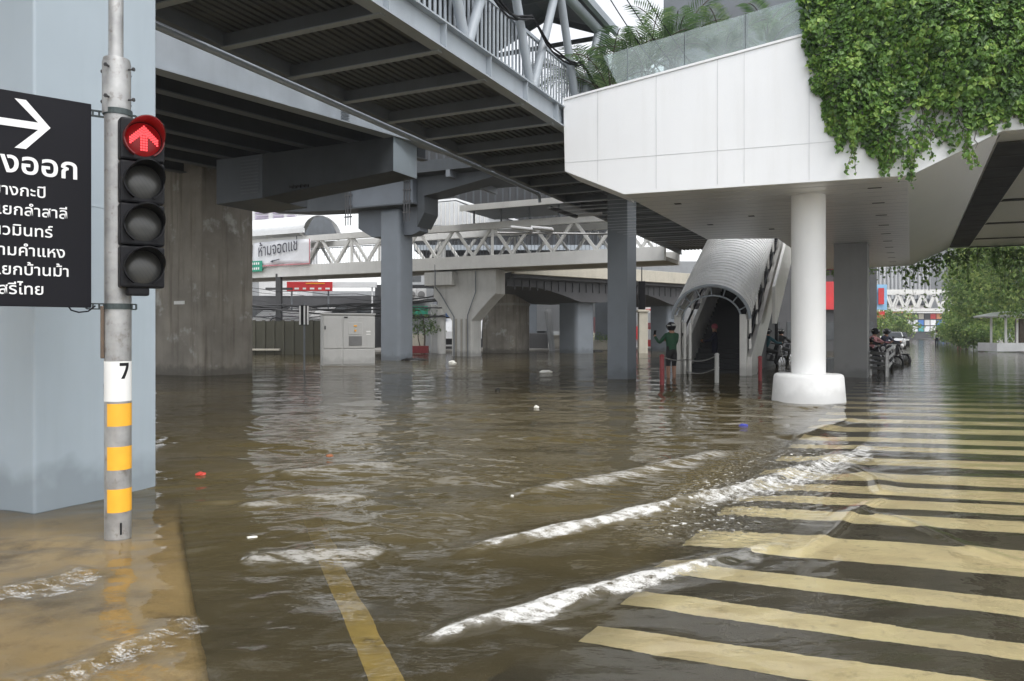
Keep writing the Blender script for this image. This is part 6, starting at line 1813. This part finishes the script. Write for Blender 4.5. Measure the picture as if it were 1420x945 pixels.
# cars in the far street
def car(label, loc, rz, mat, cat='car'):
    root = thing('car', label, cat, loc, rz, 'cars waiting in the far street')
    mb = MB(); prof = [(-2.1, .35), (-2.1, .85), (-1.9, .95), (-1.0, 1.0), (-.45, 1.48), (.9, 1.48), (1.6, 1.0), (2.05, .92), (2.1, .35)]
    mb.prism([V(-.84, y, z) for y, z in [(-2.1, .35), (-2.12, .8), (-1.95, .93), (2.0, .93), (2.1, .8), (2.1, .35)]], V(1.68, 0, 0)); mb.build('body', mat, root, bevel=.08, local=True, seg=3)
    mb = MB(); vs = [V(-.78, -1.15, .92), V(.78, -1.15, .92), V(.78, 1.7, .92), V(-.78, 1.7, .92), V(-.62, -.5, 1.45), V(.62, -.5, 1.45), V(.62, 1.05, 1.45), V(-.62, 1.05, 1.45)]
    mb.add(vs, [(0, 1, 2, 3), (4, 7, 6, 5), (0, 4, 5, 1), (2, 6, 7, 3), (0, 3, 7, 4), (1, 5, 6, 2)]); mb.build('cabin', mat, root, bevel=.06, local=True)
    mb = MB(); mb.add([V(-.66, -1.12, .98), V(.66, -1.12, .98), V(.55, -.56, 1.40), V(-.55, -.56, 1.40)], [(0, 1, 2, 3)]); mb.v = [(p[0], p[1] - .03, p[2] + .03) for p in mb.v]; mb.build('windscreen', M_window, root, local=True)
    for s_ in (-1, 1):
        mb = MB(); mb.add([V(s_ * .80, -.85, 1.0), V(s_ * .80, 1.35, 1.0), V(s_ * .67, .95, 1.4), V(s_ * .67, -.45, 1.4)], [(0, 1, 2, 3)]); mb.build('side_window', M_window, root, local=True)
        mb = MB(); mb.box(V(s_ * .62, -2.1, .72), .34, .08, .16); mb.build('headlight', M_letter, root, local=True)
        for y in (-1.3, 1.3):
            mb = MB(); mb.lathe(V(s_ * .78, y, .31), [(.2, -.1), (.31, -.09), (.31, .09), (.2, .1)], 20, axis=(1, 0, 0)); mb.build('wheel', M_tyre, root, local=True)
    mb = MB(); mb.box(V(0, -2.11, .55), 1.0, .05, .16); mb.build('grille', M_black, root, local=True)
car('silver car facing the camera at the far waiting queue', V((1238 - CX) / F * 62, 62, -.12), R(-24), M_car)
car('dark car behind the silver car in the far street', V((1246 - CX) / F * 74, 74, -.12), R(-24), M_car_dark)

# ---- cables passing above the terrace, lamps on a thin arm in front of the footbridge
for i, (a, b) in enumerate((((823, -40), (917, 102)), ((845, -40), (938, 96)), ((868, -50), (960, 90)))):
    pa = A(a[0], a[1], 15.5); pb = A(b[0], b[1], 14.2)
    mb = MB(); mb.path([pa.lerp(pb, k / 8) - Z * (.08 * 4 * (k / 8) * (1 - k / 8)) for k in range(9)], .011, 6)
    o = mb.build('overhead_cable', M_black, None); tag(o, ['black cable left of two others running down behind the terrace glass', 'middle black cable running down behind the terrace glass', 'right black cable running down behind the terrace glass'][i], 'cable', 'cables above the terrace')
LA = thing('lamp_arm', 'two flat street lamps on a long thin arm before the white footbridge', 'street lamp', A(850, 325, 27))
mb = MB(); mb.tube(A(690, 323, 27), A(862, 325, 27), .035, n=8); mb.tube(A(852, 325, 27), A(852, 300, 27), .03, n=8); mb.build('arm', M_galv, LA)
for px in (724, 752):
    mb = MB(); q = A(px, 317, 27); mb.box(q, .8, .3, .10, V(.97, -.2, -.12), V(.2, .97, 0)); mb.build('lamp_head', M_lamp_body, LA, bevel=.03)
LB = thing('ceiling_lamp', 'pair of fluorescent batten lamps under the skywalk edge near the drain pipe end', 'lamp', A(790, 292, 21.5))
mb = MB(); mb.beam(A(762, 288, 20.8), A(800, 301, 21.2), .10, .08); mb.build('batten', M_dark, LB)
mb = MB(); mb.beam(A(795, 300, 21.6), A(835, 296, 21.6), .10, .07); mb.build('batten', M_lamp_body, LB)

# ---- things floating on the water
def floater(name, label, px, py, sx, sy, sz, mat, seed, rz=0.3):
    r = random.Random(seed); c = W(px, py); mb = MB(); mb.sphere(V(0, 0, 0), sx, sy, sz, 10, 6)
    ca, sa_ = math.cos(rz), math.sin(rz)
    mb.v = [((p[0] * ca - p[1] * sa_) * r.uniform(.75, 1.2) + c.x, (p[0] * sa_ + p[1] * ca) * r.uniform(.75, 1.2) + c.y, p[2] * r.uniform(.7, 1.2) + .012) for p in mb.v]
    o = mb.build(name, mat, None); tag(o, label, 'litter' if 'leaf' not in name else 'leaf', 'litter floating on the flood')
floater('plastic_scrap', 'red plastic scrap floating near the left column', 278, 660, .045, .035, .025, M_leaf_red, 1)
floater('fallen_leaf', 'curled orange-brown leaf floating in the open water', 457, 634, .04, .03, .016, M_leaf_brown, 2)
floater('plastic_bottle', 'blue bottle floating in front of the white pedestal', 1031, 592, .06, .025, .03, M_bluelit, 3, -.5)
floater('foam_lump', 'pale foam lump floating before the beige pier', 757, 517, .22, .12, .07, M_foamwhite, 4)
floater('foam_lump', 'yellowish foam lump at the foot of the white pier', 627, 504, .18, .14, .10, M_foamwhite, 5)
floater('foam_lump', 'small white foam scrap in the middle of the water', 744, 566, .045, .03, .03, M_foamwhite, 6)
floater('foam_lump', 'tiny white scrap near the middle wave crest', 710, 690, .014, .012, .010, M_foamwhite, 7)
floater('foam_lump', 'flat white scrap left of the lane line', 350, 748, .035, .016, .008, M_foamwhite, 8)
floater('rubbish_bag', 'black bag washed against the T-shaped column', 573, 500, .6, .35, .12, M_tarp, 9)
floater('rubbish_bag', 'black bag drifting right of the rounded flyover column', 826, 488, .55, .3, .12, M_tarp, 10)
floater('rubbish_bag', 'dark scrap drifting in mid water before the beige pier', 690, 541, .06, .05, .03, M_tarp, 11)

# ---- rain haze in the air
HAZE = 0.0008
mb = MB(); mb.box(V(0, 100, 23), 330, 280, 50)
m = bpy.data.materials.new('rain_haze'); m.use_nodes = True; nt = m.node_tree; nt.nodes.clear()
out = nt.nodes.new('ShaderNodeOutputMaterial'); pv = nt.nodes.new('ShaderNodeVolumePrincipled')
pv.inputs['Color'].default_value = (0.92, 0.94, 0.96, 1); pv.inputs['Density'].default_value = HAZE; pv.inputs['Anisotropy'].default_value = 0.2
nt.links.new(pv.outputs[0], out.inputs['Volume'])
tag(mb.build('haze', m), 'thin pale rain haze over the flooded street', 'haze', kind='stuff')
